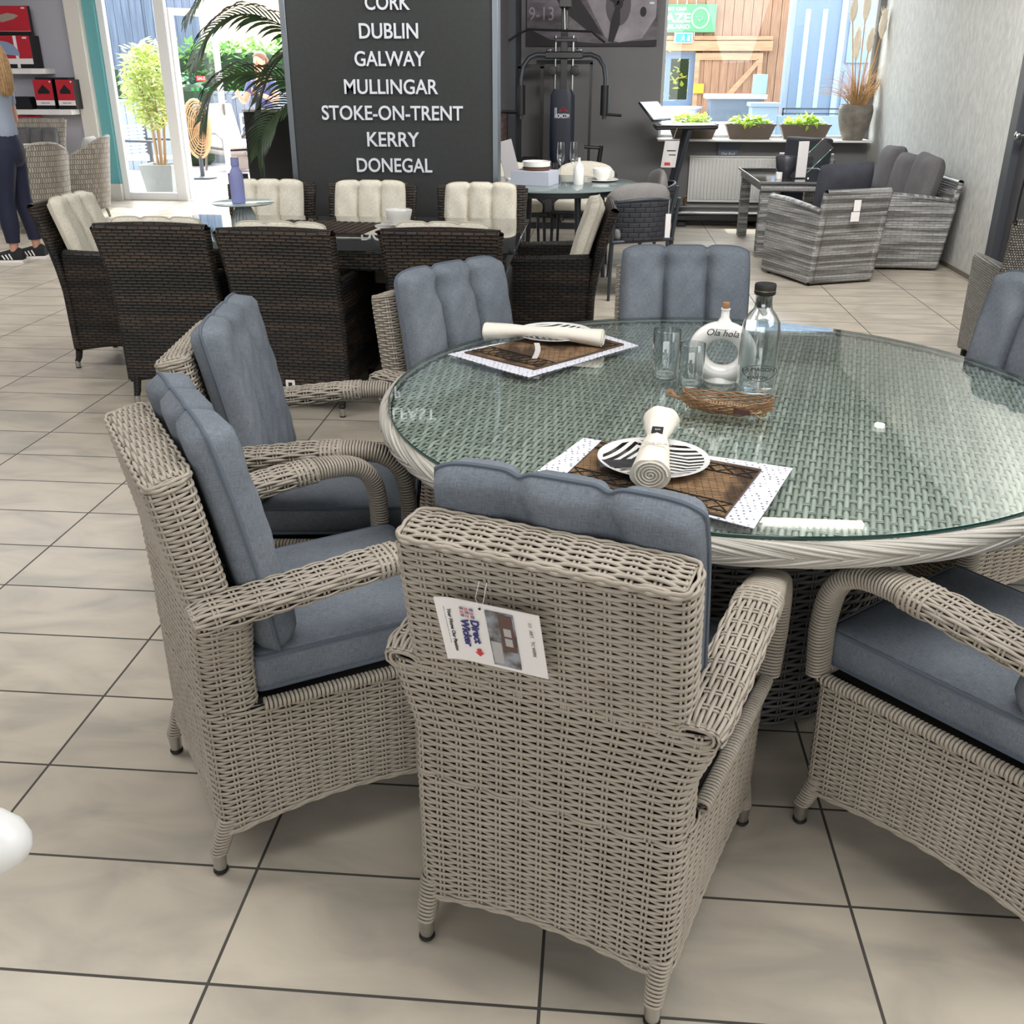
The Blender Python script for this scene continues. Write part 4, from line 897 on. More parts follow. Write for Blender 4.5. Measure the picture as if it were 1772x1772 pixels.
# ------------------------------------------------------------------ round dark table and rope chairs
M_rope = weavemat('navy_rope', '#2c2e37', '#22242c', '#0c0d10', .07, .034, .006, 1, .7)
t = thing('round_glass_table', 'round anthracite table with pale frosted glass top in front of the multi gym', 'table', (-.34, 7.80, 0))
MB().lathe([(.0005, .73), (.64, .73), (.645, .733), (.645, .738), (.64, .740), (.0005, .740)], 72, caps=False).build('glass_top', mat('frosted_glass', '#7f8c8b', .12, spec=.9), t)
MB().lathe([(.0005, .69), (.60, .69), (.62, .70), (.62, .728), (.0005, .729)], 64, caps=False).build('table_frame', M_anth, t)
for a in (.5, 2.07, 3.64, 5.2): MB().tube([(.42*math.cos(a), .42*math.sin(a), .69), (.46*math.cos(a), .46*math.sin(a), 0)], [.024, .017], 12).build('leg', M_anth, t)
def rope_chair(lb, M_c):
    t = thing('rope_chair', lb, 'chair', group='anthracite rope chairs')
    for x, y, s in ((.24, .03, 1), (-.24, .03, 1), (.23, .47, 1), (-.23, .47, 1)):
        top = .70 if y < .1 else .43
        MB().tube([(x*1.05, y-.05*(y < .1), top), (x, y, .42), (x*1.04, y+(.0 if y < .1 else .03), 0)], [.013, .016, .010], 10).build('leg', M_anth, t)
    MB().box(-.25, .25, .0, .5, .40, .425, .008).build('seat_frame', M_anth, t)
    arc = lambda q, r=1: (-.275*math.cos(q)*r, .22-.27*math.sin(q)*r-.0, 0)
    hoop = [(*arc(q)[:2], .70-.04*abs(math.cos(q))**2) for q in np.linspace(-.25, PI+.25, 25)]
    MB().tube(hoop, .012, 10).build('top_rail', M_anth, t)
    def band(u, v): q = -.2+u*(PI+.4); x, y, _ = arc(q); return (x*(.93+.07*v), y+.01*(1-v), .43+.25*v-.03*abs(math.cos(q))**2)
    MB().panel(band, 24, 6, .022).build('rope_back', M_rope, t, 60)
    for k in range(12):
        q = .1+k*(PI-.2)/11; x, y, _ = arc(q)
        MB().tube([(x, y, .70-.04*math.cos(q)**2), (x*.99, y, .66)], .004, 6).build('rope_loop', M_rope, t)
    mb, e, _ = pad_seat(.22, .22, .02, .48, .426, .50, .02); mb.build('seat_cushion', M_c, t, 60)
    m = MB(); rows = []
    for i in range(13):
        u = i/12*2-1; x = u*.25; rr = .055*math.sqrt(max(.02, 1-u**6)); y0 = .06+.05*u*u; rows.append([(x, y0+.06*0+rr*math.cos(a)*.9, .63+.16*math.sin(a)*math.sqrt(max(.05, 1-u**6*.6))+.012*math.cos(3*u)) for a in np.linspace(0, 2*PI, 21)[:-1]])
    m.grid(rows, cu=True, caps=True).build('back_cushion', M_c, t, 70)
    return t
Rp = rope_chair('anthracite rope chair seen from behind with grey cushion and a white swing tag', M_greyf); Rp.location = (.34, 7.20, 0); Rp.rotation_euler = (0, 0, heading((-.45, .9)))
dup(Rp, (.56, 8.35, 0), heading((-.95, -.15)), 'anthracite rope chair behind the tagged one, grey cushion, beside the treadmill')
Rc = rope_chair('anthracite rope chair with cream seat, far side of the round glass table', M_cream); Rc.location = (-.76, 8.95, 0); Rc.rotation_euler = (0, 0, heading((.2, -1)))
dup(Rc, (-.10, 9.12, 0), heading((-.1, -1)), 'anthracite rope chair with cream seat, straight behind the white bottle')
dup(Rc, (-1.35, 8.1, 0), heading((1, -.1)), 'anthracite rope chair with cream cushion, mostly hidden by the black sign')
t = thing('swing_tag', 'white swing tag hanging from the rope chair back', 'tag', (.335, 6.98, .67)); t.location = (.49, 7.05, .68)
MB().box(-.018, .018, -.002, .0, -.22, -.06, .0005).build('card', M_paper, t); MB().tube([(0, -.001, -.06), (0, -.004, .03)], .0015, 4).build('string', M_paper, t)
o = MB().box(-.15, .15, -.11, .11, 0, .10, .002).build('gift_box', mat('pale_grey_card', '#b9bcc9', .6)); tag(o, 'pale grey cardboard box on the round glass table', 'box', None, (-.47, 7.68, .7405), -.3)
t = thing('wood_based_dish', 'white dish in a wooden base on top of the pale grey box', 'dish', (-.46, 7.69, .8415))
MB().lathe([(.10, 0), (.105, .018), (.095, .02)], 32).build('wood_base', mat('walnut', '#5e4231', .6), t); MB().lathe([(.09, .02), (.103, .028), (.105, .062), (.1, .063), (.092, .03), (.0005, .028)], 32).build('dish_body', M_whitegl, t)
def flute(loc, lb):
    m = MB(); m.lathe([(.034, 0), (.034, .002), (.006, .005), (.0035, .02), (.0035, .12), (.012, .135), (.027, .165), (.028, .21), (.024, .29), (.023, .29), (.026, .21), (.024, .168), (.0005, .14)], 24, caps=False)
    tag(m.build('champagne_flute', mat('flute_glass', '#dfe4e4', .05) if False else M_clear, None, 60), lb, 'glass', 'flutes on the round glass table', loc)
flute((-.285, 7.80, .7405), 'clear stemmed flute in front of the multi gym seat, beside the pale box'); flute((-.19, 7.84, .7405), 'clear stemmed flute directly behind the white bottle')
o = MB().lathe([(.036, 0), (.038, .004), (.038, .11), (.030, .135), (.012, .155), (.010, .185), (.012, .19), (.0005, .19)], 28).build('white_bottle', M_whitegl); tag(o, 'matt white bottle on the round glass table', 'bottle', None, (-.145, 7.69, .7405))
dplate('white plate under the bowl on the round glass table', (.03, 7.96, .7405), .125); bowl('white bowl on a plate on the round glass table', (.03, 7.96, .7475), .075, .085)
t = thing('menu_board', 'pale tilted board standing at the back of the round glass table', 'board', (-.66, 8.05, .7405), .25)
m = MB(); m.T = Matrix.Rotation(-.25, 4, 'Y') @ Matrix.Rotation(-.12, 4, 'X'); m.box(-.06, .06, -.006, .006, 0.01, .29, .002).build('panel', mat('pale_board', '#9d9a9b', .6), t); MB().box(-.05, .05, -.04, .06, 0, .01).build('foot', M_white, t)
# ------------------------------------------------------------------ multi gym
t = thing('multi_gym', 'black multi gym with curved butterfly arms and navy back pad against the grey wall', 'gym machine', (-.40, 11.3, 0))
MB().box(-.035, .035, -.035, .035, 0, 2.16, .004).box(-.05, .07, -.25, .04, 2.10, 2.17, .004).build('mast', M_black, t)
for s in (-1, 1):
    MB().tube([(s*.09, .02, .3), (s*.09, .02, 1.85)], .013, 10).build('guide_rod', M_chrome, t)
    MB().tube([(s*.05, -.04, 1.66), (s*.28, -.05, 1.67), (s*.36, -.06, 1.64), (s*.42, -.08, 1.56), (s*.44, -.1, 1.44), (s*.44, -.12, 1.05)], .024, 12).build('butterfly_arm', M_anth, t)
    a = MB().tube([(s*.44, -.12, 1.38), (s*.44, -.12, 1.09)], .045, 16); a.build('foam_grip', M_blk, t)
    MB().tube([(s*.44, -.12, 1.10), (s*.62, -.13, 1.09)] if s > 0 else [(-.44, -.12, 1.12), (-.64, -.13, 1.12)], .014, 8).build('hand_peg', M_blk, t)
    MB().lathe([(.03, 1.70), (.034, 1.705), (.034, 1.72), (.015, 1.735)], 16, s*.15, -.04).build('bolt_cap', M_chrome, t)
    MB().lathe([(.0005, 0), (.045, .004), (.05, .012), (.045, .02), (.0005, .024)], 20).build('pulley', M_blk, t).matrix_local = Matrix.Translation((s*.12, -.04, 1.52)) @ Matrix.Rotation(PI/2, 4, 'X')
MB().box(-.2, .2, -.07, -.01, 1.63, 1.70, .01).build('cross_head', M_black, t)
MB().tube([(-.56, -.2, 1.80), (-.46, -.2, 1.86), (-.36, -.2, 1.90), (.28, -.2, 1.88), (.36, -.2, 1.82), (.42, -.2, 1.78)], .011, 8).build('lat_bar', M_black, t)
MB().box(-.10, .13, -.05, .03, 1.79, 1.825, .005).build('top_bracket', M_black, t)
m = MB(); m.tube([(0, -.18, 2.1), (.01, -.19, 1.9)], .004, 5)
for k in range(9): m.tube([(.03+.006*math.cos(a), -.2, 1.92+.018*k+.012*math.sin(a)) for a in np.linspace(0, 2*PI, 9)[:-1]], .002, 4, True)
m.build('chain', M_steel, t)
rows = []
for i in range(15):
    u = i/14; z = .62+.72*u; w = .125+.005*math.sin(u*PI) if u < .93 else .125-.03*((u-.93)/.07)**2; w = w if u > .05 else .10+.025*u/.05
    rows.append([(x*w, -.17-.035*(1-abs(x)**4)**.5*(1 if sd else -.3), z) for sd, x in [(1, q) for q in np.linspace(-1, 1, 11)]+[(0, q) for q in np.linspace(1, -1, 11)]])
bp = MB().grid(rows, cu=True, caps=True).build('back_pad', mat('navy_vinyl', '#141b2c', .45), t, 50)
o = text('lettering', 'HOMCOM', .05, M_text, t, (0, -.214, 1.065), extrude=.001, weight=.001); fit(o, .15, .045)
MB().box(-.078, -.072, -.215, -.213, 1.065, 1.165).box(-.064, -.058, -.215, -.213, 1.065, 1.165).build('logo_bars', M_text, t)
MB().tube([(-.03, -.214, 1.125), (.01, -.214, 1.175), (.055, -.214, 1.122)], .004, 4).tube([(-.01, -.214, 1.125), (.01, -.214, 1.15), (.035, -.214, 1.122)], .003, 4).build('logo_roof', Mrd, t)
MB().box(-.16, .16, -.62, -.2, .46, .53, .02).build('seat_pad', bpy.data.materials['navy_vinyl'], t)
MB().box(-.03, .03, -.65, .3, .03, .09, .004).box(-.03, .03, -.5, -.44, .09, .46).box(-.5, .45, .2, .26, .0, .06, .004).box(-.35, .35, -.66, -.6, 0, .06, .004).box(-.5, -.46, .2, .24, 0, 1.56).box(-.26, -.22, .2, .24, 0, 1.56).box(-.5, -.22, .2, .24, 1.54, 1.58).box(.27, .30, .2, .24, 0, 1.6).box(-.3, .3, .2, .24, 1.58, 1.62).build('frame', M_black, t)
m = MB()
for k in range(10): m.box(-.45, -.27, .15, .29, .1+k*.055, .15+k*.055, .006)
m.build('weight_stack', M_blk, t)
MB().tube([(.36, -.3, .25), (.39, -.3, .55), (.42, -.3, .80)], .024, 10).box(-.03, .42, -.33, -.27, .2, .26, .004).tube([(.42, -.3, .78), (.24, -.32, .79)], .016, 10).build('leg_press_bar', M_black, t)
# aeroplane picture
t = thing('wall_picture', 'large black and white canvas print of propeller aircraft on the dark grey wall', 'picture', (-.13, 11.955, 0))
MB().box(-.71, .71, 0, .04, 1.765, 2.75, .003).build('canvas', mat('print_ground', '#7c757b', .7, noise=('#4c464c', 3.5, .16), stretch=(1, 1, 3)), t)
PG = mat('print_pale', '#a39ba0', .7, noise=('#807980', 5, .2)); PD = mat('print_dark', '#2a2529', .7); PM = mat('print_mid', '#5b545a', .7)
def fl(poly, m_, nm, k=1): MB().prism(poly, -.001*k-.001, .001, 'y').build(nm, m_, t)
fl([(-.71, 1.95), (-.45, 1.83), (.1, 1.79), (.71, 1.83), (.71, 1.765), (-.71, 1.765)], PD, 'runway_print')
fl([(-.62, 2.75), (-.25, 2.55), (.15, 1.85), (.30, 1.80), (.55, 1.84), (.69, 2.05), (.69, 2.5), (.45, 2.75)], PG, 'fuselage_print', 2)
fl([(-.45, 2.5), (-.2, 2.3), (.02, 2.02), (.12, 1.87), (-.05, 1.92), (-.3, 2.1), (-.52, 2.4)], PD, 'wing_shadow_print', 3)
c = (.28, 2.18)
for a, L_ in ((2.45, .42), (.85, .45), (-1.75, .38)):
    d = (math.cos(a), math.sin(a)); n_ = (-d[1], d[0]); fl([(c[0]+n_[0]*.02, c[1]+n_[1]*.02), (c[0]+d[0]*L_*.5+n_[0]*.06, c[1]+d[1]*L_*.5+n_[1]*.06), (c[0]+d[0]*L_+n_[0]*.03, c[1]+d[1]*L_+n_[1]*.03), (c[0]+d[0]*L_-n_[0]*.03, c[1]+d[1]*L_-n_[1]*.03), (c[0]+d[0]*L_*.5-n_[0]*.045, c[1]+d[1]*L_*.5-n_[1]*.045), (c[0]-n_[0]*.02, c[1]-n_[1]*.02)], PD, 'blade_print', 6)
fl([(c[0]+.17*math.cos(a)*.8, c[1]-.02+.2*math.sin(a)) for a in np.linspace(0, 2*PI, 25)[:-1]], PM, 'engine_print', 4); fl([(c[0]+.05*math.cos(a), c[1]+.06*math.sin(a)) for a in np.linspace(0, 2*PI, 17)[:-1]], PD, 'spinner_print', 5)
fl([(.55+.035*math.cos(a), 2.1+.05*math.sin(a)) for a in np.linspace(0, 2*PI, 13)[:-1]], PD, 'roundel_print', 5)
o = text('lettering', '9-13', .2, mat('print_grey', '#9a9297', .7), t, (-.57, -.0045, 2.02), extrude=.0005); fit(o, .27, .13); o.location.x = -.55
text('lettering', '-', .2, M_text, t, (.64, -.0045, 2.14), extrude=.0005)
# treadmill
t = thing('treadmill', 'slim black folding treadmill with tilted console standing under the window', 'treadmill', (0, 0, 0)); t.location = (.85, 11.25, 0)
MB().box(-.05, .98, -.32, .32, .05, .13, .02).build('deck', M_blk, t); MB().box(.05, .95, -.24, .24, .131, .137).build('running_belt', mat('belt', '#26272b', .5), t)
for s in (-1, 1):
    MB().box(-.02, .96, s*.28-.035, s*.28+.035, .131, .146, .004).build('side_rail', M_steel, t)
    for xx in (.0, .82): MB().box(xx, xx+.1, s*.3-.03, s*.3+.03, 0, .05, .01).build('foot', M_rubber, t)
    MB().tube([(-.10, s*.26, .12), (-.02, s*.26, .55), (.08, s*.26, .98)], .026, 8).build('upright', M_anth, t)
m = MB(); m.T = Matrix.Translation((.02, 0, .985)) @ Matrix.Rotation(-.02, 4, 'Y'); m.box(-.30, .34, -.31, .31, -.02, .02, .012).build('console_tray', M_black, t)
m = MB(); m.T = Matrix.Translation((.02, 0, 1.006)); m.box(-.24, .30, -.26, .26, -.001, .003).build('tray_top', M_steel, t)
m = MB(); m.T = Matrix.Translation((-.28, 0, 1.13)) @ Matrix.Rotation(-.55, 4, 'Z') @ Matrix.Rotation(-.8, 4, 'Y'); m.box(-.012, .012, -.2, .2, -.13, .13, .008).build('screen', M_black, t)
m = MB(); m.T = Matrix.Translation((-.28, 0, 1.13)) @ Matrix.Rotation(-.55, 4, 'Z') @ Matrix.Rotation(-.8, 4, 'Y'); m.box(.0121, .014, -.18, .18, -.11, .11).build('screen_glass', mat('screen_glare', '#b9bec6', .15, spec=.9), t)  # glare is put into the pale screen colour
t2 = thing('price_tag', 'white price tag with red print hanging from the treadmill console', 'tag', (.62+.1, 10.9, .6))
m = MB(); m.grid([[(x*.075+.03*v, .02*x*x, .26*v) for x in np.linspace(-1, 1, 6)] for v in np.linspace(0, 1, 5)]).build('card', M_paper, t2, 60)
MB().box(-.04, .02, -.003, -.001, .02, .05).build('red_print', Mrd, t2); MB().box(-.02, .07, -.003, -.001, .16, .17).box(.0, .07, -.003, -.001, .12, .128).build('black_print', M_ink, t2)
MB().tube([(.03, 0, .26), (.07, .02, .38)], .002, 4).build('string', M_paper, t2)
# radiator
t = thing('radiator', 'white ribbed panel radiator on the grey wall below the window', 'radiator', (1.03, 11.92, .14))
m = MB(); m.box(0, 1.2, .02, .06, 0, .5, .004)
for k in range(30): m.box(.02+k*.0395, .044+k*.0395, .0, .02, .03, .47, .006)
m.build('panel', M_white, t); MB().box(-.01, 1.21, -.004, .07, .49, .505, .003).build('top_grille', M_white, t)
MB().tube([(-.03, .03, .0), (-.03, .03, .06), (0, .03, .06)], .01, 8).build('valve', mat('brass', '#9a7a45', .4, 1), t); MB().tube([(-.03, .03, 0), (-.03, .03, -.14)], .008, 8).build('pipe', mat('copper', '#a06a48', .4, 1), t)
t = thing('barbecue_box', 'small dark grey product board propped on top of the radiator', 'box', (1.45, 11.93, .6455)); MB().box(-.115, .115, 0, .03, 0, .17, .002).build('board', mat('slate_card', '#565d69', .6), t)
text('lettering', 'Char-Broil', .036, M_text, t, (0, -.003, .012))
t = thing('wall_socket', 'small white socket box on the grey wall right of the radiator', 'socket', (2.42, 11.98, .58)); MB().box(-.04, .04, 0, .018, -.1, .1, .004).build('faceplate', M_white, t)
# window sill planting
M_tr = mat('brown_trough', '#5e5248', .6); M_lime = leafy(mat('lime_leaf', '#a3c93f', .5, noise=('#cbe060', 20, .2)))
def leaves(n, c, ext, size, m_, parent, name='foliage', flat=.5, droop=0):
    m = MB()
    for _ in range(n):
        while True:
            q = [random.uniform(-1, 1) for _ in range(3)]
            if sum(a*a for a in q) <= 1: break
        p = Vector((c[0]+q[0]*ext[0], c[1]+q[1]*ext[1], c[2]+q[2]*ext[2])); L_ = size*random.uniform(.6, 1.2); a = random.uniform(0, 2*PI); e = random.uniform(-.6, .9)-droop
        d = Vector((math.cos(a)*math.cos(e), math.sin(a)*math.cos(e), math.sin(e))); s_ = d.cross(Vector((random.uniform(-.4, .4), random.uniform(-.4, .4), 1))).normalized()*L_*flat*.5; n2 = d.cross(s_).normalized()*L_*.06
        m.add([p, p+d*L_*.4+s_+n2, p+d*L_, p+d*L_*.4-s_+n2, p+d*L_*.5-n2], [(0, 1, 4), (1, 2, 4), (2, 3, 4), (3, 0, 4)])
    return m.build(name, m_, parent, None, fix=False)
for x, lb in ((1.655, 'brown trough of lime green plants in the middle of the window sill'), (2.25, 'brown trough of lime green plants next to the ribbed pot on the sill'), (1.03, 'brown trough of trailing green plants behind the treadmill console')):
    t = thing('window_trough', lb, 'planter', (x, 11.86, .8305), group='brown troughs on the window sill')
    m = MB(); rows = [[(sx*w, sy*d_, z) for sx, sy in ((-1, -1), (1, -1), (1, 1), (-1, 1))] for w, d_, z in ((.215, .055, 0), (.265, .078, .135), (.275, .085, .137), (.275, .085, .155), (.255, .07, .155), (.25, .066, .12))]
    m.grid(rows, cu=True, caps=True).build('trough', M_tr, t, 20)
    leaves(110, (.0, 0, .185), (.24, .07, .06), .075, M_lime, t, flat=.8); leaves(24, (-.05 if x < 2 else .05, -.05, .17), (.2, .05, .04), .08, M_lime, t, 'trailing_leaves', droop=.5)
t = thing('pampas_pot', 'ribbed grey-brown pot of tall dried pampas grass on the sill corner', 'plant', (2.765, 11.80, .8305))
prof = []; 
for i in range(41):
    z = i/40*.36; r = .115+.08*math.sin(min(1, z/.30)*PI*.5)-.02*max(0, (z-.30)/.06)**2+.0025*math.sin(z*260); prof.append((r*.93, z))
MB().lathe(prof+[(.165, .36), (.165, .33), (.0005, .32)], 40, caps=False).build('ribbed_pot', mat('grey_stoneware', '#6a645c', .8, noise=('#847d72', 14, .2)), t, 60)
M_dry = leafy(mat('dry_grass', '#d6b983', .7, noise=('#e6d6ae', 30, .2), island='#c39a62')); m = MB()
for _ in range(170):
    a = random.uniform(0, 2*PI); r0 = random.uniform(0, .1); L_ = random.uniform(.22, .6); out_ = random.uniform(.05, .5); x0, y0 = r0*math.cos(a), r0*math.sin(a)*.8
    p = [(min(x0+out_*math.cos(a)*u**1.6, .2), (y0+out_*math.sin(a)*u**1.6)*.3, .33+L_*(u-.55*out_*2*u**3)) for u in np.linspace(0, 1, 7)]
    m.tube(p, [.004*(1-.8*i/6) for i in range(7)], 3)
m.build('dry_blades', M_dry, t, None, fix=False)
M_plume = leafy(mat('pampas_plume', '#efe8da', .9))
for dx, h, top in ((-.16, .9, 1.38), (-.03, .9, 1.5), (.05, .62, 1.0), (.16, .75, 1.22), (-.08, .55, 1.1)):
    m = MB().tube([(dx*.3, 0, .3), (dx*.6, 0, .3+h*.5), (dx, 0, .3+h)], .006, 6); s_ = m.build('stalk', bpy.data.materials['dry_grass'], t)
    pl = MB().tube([(dx, 0, .25+h+(top-h-.0)*q*.62) for q in np.linspace(0, 1, 9)], [.005, .022, .034, .040, .040, .035, .026, .016, .004], 9)
    for _ in range(60):
        q = random.uniform(0, .9); a = random.uniform(0, 2*PI); zz = .25+h+(top-h)*q*.62; r = .03; pl.tube([(dx+r*.6*math.cos(a), r*.6*math.sin(a), zz), (dx+r*1.5*math.cos(a), r*1.3*math.sin(a), zz+.07)], [.003, .001], 3)
    pl.build('plume', M_plume, s_, 60, fix=False)

# ------------------------------------------------------------------ grey flat-weave set by the window
def lean_pillow(w, h, d, M_, name, parent, T):
    m = MB(); m.T = T; nu = 16; rows = []
    for i in range(nu+1):
        u = -1+2*i/nu; row = []
        for a in np.linspace(0, 2*PI, 33)[:-1]:
            x = math.cos(a); y = math.sin(a); e = (1-abs(u)**3.2)
            row.append((u*w/2*(1-.04*(abs(math.sin(a))<.3)), d/2*y*math.sqrt(max(e, .0))*(1+.05*math.sin(3*u+a)), h/2*np.sign(x)*abs(x)**.45*(1-.05*abs(u)**6+.03*u*u)))
        rows.append(row)
    return m.grid(rows, cu=True, caps=True).build(name, M_, parent, 70)
def cube_chair(lb, pw, grp, seats=1, ncush=1):
    w = pw/2; t = thing('garden_armchair' if seats == 1 else 'garden_sofa', lb, 'chair' if seats == 1 else 'sofa', group=grp)
    MB().panel(lambda u, v: ((2*u-1)*(w-.02), .03-.10*v**1.3, .03+.67*v), max(10, int(pw*16)), 14, .05).build('backrest', M_gweave, t, 60)
    for s in (-1, 1):
        sd = MB(); sd.panel(lambda u, v, s=s: (s*(w-.03), .02+.64*u-.07*(1-u)*v, .03+.01*math.sin(PI*u)+(.52+.06*math.sin(PI*.5*u)-.03)*v), 14, 12, .06)
        sd.build('side_panel', M_gweave, t, 60); MB().tube([(s*(w-.03), -.04, .555), (s*(w-.03), .2, .58), (s*(w-.03), .45, .60), (s*(w-.03), .65, .60)], .035, 10, flat=.6, upv=(0, 0, 1)).build('arm_top', M_gweave, t)
        for y in (.05, .6): MB().tube([(s*(w-.04), y, 0), (s*(w-.04), y, .05)], .016, 8).build('foot', M_anth, t)
    MB().panel(lambda u, v: ((2*u-1)*(w-.06), .63, .05+.25*v), 10, 6, .04).box(-w+.06, w-.06, .05, .62, .27, .30).build('seat_frame', M_gweave, t, 60)
    mb, e, _ = pad_seat(w-.075, w-.075, .06, .66, .302, .40, .015); mb.build('seat_cushion', M_charf if seats == 1 else M_sofaf, t, 60)
    cw = (pw-.14)/ncush
    for k in range(ncush):
        T = Matrix.Translation((-pw/2+.07+cw*(k+.5), .13, .64+(.03 if seats == 1 else .03)*(k % 2 == 0))) @ Matrix.Rotation(.18, 4, 'X') @ Matrix.Rotation(.04*(k-1), 4, 'Y')
        lean_pillow(cw*1.03, .44, .19, M_charf if seats == 1 else M_sofaf, 'back_cushion', t, T)
    return t
Ac = cube_chair('grey flat-weave armchair seen from behind with a black cushion and small white labels', .60, 'grey flat-weave garden armchairs'); Ac.location = (1.91, 7.90, 0); Ac.rotation_euler = (0, 0, heading((-.40, .917)))
dup(Ac, (2.2, 11.3, 0), heading((-.15, -1)), 'grey flat-weave armchair facing the camera, half hidden behind the small glass table')
So = cube_chair('grey flat-weave sofa with three plump grey cushions against the pale papered wall', 1.75, None, 3, 3); So.location = (2.84, 9.42, 0); So.rotation_euler = (0, 0, PI/2)
o = MB().box(-.03, .03, -.004, 0, -.04, .04, .001).box(-.045, .03, -.0035, 0, -.115, -.045, .001).build('care_label', M_paper); tag(o, 'two small white labels on the back of the grey flat-weave armchair', 'label', None, (1.935, 7.815, .60), heading((-.40, .917)))
t = thing('garden_table', 'square grey flat-weave table with black glass top, beside the white radiator', 'table', (1.77, 9.75, 0))
MB().box(-.36, .36, -.68, .68, .56, .63, .008).build('woven_apron', M_gweave, t); MB().box(-.38, .38, -.70, .70, .634, .642, .002).build('glass_top', mat('black_glass', '#2a2b2d', .06, spec=.9), t)
MB().box(-.385, -.375, -.705, .705, .628, .646).box(.375, .385, -.705, .705, .628, .646).box(-.38, .38, -.705, -.695, .628, .646).box(-.38, .38, .695, .705, .628, .646).build('rim', M_steel, t)
for x in (-.31, .31):
    for y in (-.62, .62): MB().box(x-.045, x+.045, y-.045, y+.045, 0, .56, .006).build('leg', M_gweave, t)
bowl('dark grey egg-shaped bowl on the small black glass table', (1.70, 9.62, .6425), .1, .17, mat('dark_glaze', '#3c3b41', .3))
t = thing('menu_holder', 'clear upright acrylic menu holder beside the dark bowl', 'holder', (1.80, 9.42, .6425)); MB().box(-.07, .07, -.03, .03, 0, .008, .002).build('foot', M_clear, t)
m = MB(); m.T = Matrix.Rotation(.5, 4, 'Z'); m.box(-.055, .055, -.004, .004, .008, .31, .001).build('upright', M_paper, t)
m = MB(); m.T = Matrix.Translation((.12, .05, .19)) @ Matrix.Rotation(.75, 4, 'Y'); m.box(-.06, .06, -.01, .01, -.15, .15, .002).build('clear_sleeve', M_clear, t)
o = MB().lathe([(.03, 0), (.03, .055), (.027, .056)], 20).build('white_beaker', M_whitegl); tag(o, 'small white beaker left of the dark bowl on the black glass table', 'cup', None, (1.60, 9.36, .6425))
# mesh-weave chair at the right edge
Mx_ = box_chair('black and white speckled wicker chair back at the right edge', None, M_mweave, M_blue, M_pipe); Mx_.location = (2.24, 5.02, 0); Mx_.rotation_euler = (0, 0, heading((.1, 1)))
t = thing('door_tag', 'narrow black hanging tag on a cord against the dark service door', 'tag', (2.966, 7.50, .38)); MB().box(-.006, .006, -.055, .055, 0, .14, .002).build('card', M_rubber, t); MB().tube([(0, 0, .14), (0, .0, .30), (0, -.02, .45)], .008, 6).build('cord', M_rubber, t)

# ------------------------------------------------------------------ shelves and their boxes
M_red = mat('red_box_print', '#b3202f', .4)
for z, x1_, lb in ((1.50, -6.62, 'upper white floating shelf on the pale wall, holding the big red box'), (1.05, -6.36, 'lower white floating shelf on the pale wall, holding two small red boxes')):
    t = thing('wall_shelf', lb, 'shelf', (0, 0, z), group='white floating shelves'); MB().box(-8.6, x1_, 12.30, 12.575, -.03, .03, .002).build('shelf_board', M_white, t)
    MB().box(x1_-.002-.3, x1_-.15, 12.297, 12.30, -.029, .029).build('price_strip', M_paper, t)
def pbox(lb, x, z, w, h, d, y, kind):
    t = thing('product_box', lb, 'box', (x, y, z), .0, 'red barbecue accessory boxes'); MB().box(-w/2, w/2, 0, d, 0, h, .002).build('carton', M_blk, t)
    z1 = .30 if kind else .14
    MB().box(-w/2+.002, w/2-.002, -.002, 0, h*z1, h-.002).build('red_panel', M_red, t); MB().box(-w/2+.002, w/2-.002, -.002, 0, h*.13, h*z1).build('white_panel', M_paper, t)
    if kind == 0: fl_ = [(-.13, .55), (-.05, .44), (.08, .55), (.14, .66), (.10, .72), (.02, .76), (-.08, .68)]; MB().prism([(a*w*2, b*h) for a, b in fl_], -.004, -.002).build('stone_print', mat('stone_print', '#9b8d80', .7), t)
    elif kind == 1: MB().prism([(-w*.46, h*.5)]+[(-w*.1+w*.36*math.cos(a), h*.42+h*.42*math.sin(a)) for a in np.linspace(PI*.8, -.1, 12)], -.004, -.002).build('disc_print', mat('disc_print', '#8396b3', .6), t)
    else: MB().prism([(-w*.3, h*.52), (w*.3, h*.52), (w*.3, h*.62), (w*.06, h*.78), (0, h*.84), (-w*.06, h*.78), (-w*.3, h*.62)], -.004, -.002).build('lid_print', M_blk, t)
    MB().box(w*.36, w*.44, -.0035, -.002, h*.90, h*.95).build('badge', M_paper, t)
    if kind == 1: o = text('lettering', 'KAMADO', .03, M_ink, t, (-w*.1, -.003, h*.175)); MB().box(w*.18, w*.24, -.0035, -.002, h*.01, h-.004).build('white_stripe', M_paper, t)
    elif kind == 2: text('lettering', 'PIZZA OVEN', .018, M_ink, t, (0, -.003, h*.19))
pbox('flat tall red box with a baking stone print, on the top of the upper shelf', -7.02, 1.89, .56, .31, .06, 12.40, 0)
pbox('wide red box with a half-moon print, standing on the upper shelf', -7.06, 1.531, .64, .355, .22, 12.33, 1)
pbox('small red box with a black lid print, left of two on the lower shelf', -6.68, 1.081, .235, .33, .2, 12.33, 2)
pbox('small red box with a black lid print, right of two on the lower shelf', -6.43+.02, 1.081, .215, .33, .2, 12.33, 2)
o = MB().box(-.21, .21, 0, .15, 0, .02, .002).build('box_lid', M_blk); tag(o, 'flat black box lying on top of the two small red boxes', 'box', None, (-6.57, 12.36, 1.4125))
t = thing('black_casket', 'small glossy black box on the lower shelf beside the person', 'box', (-6.96, 12.36, 1.081)); m = MB(); m.grid([[(sx*w, sy*.07, z) for sx, sy in ((-1, -1), (1, -1), (1, 1), (-1, 1))] for w, z in ((.13, 0), (.1, .13), (.09, .14))], cu=True, caps=True).build('casket_body', M_black, t, 20)
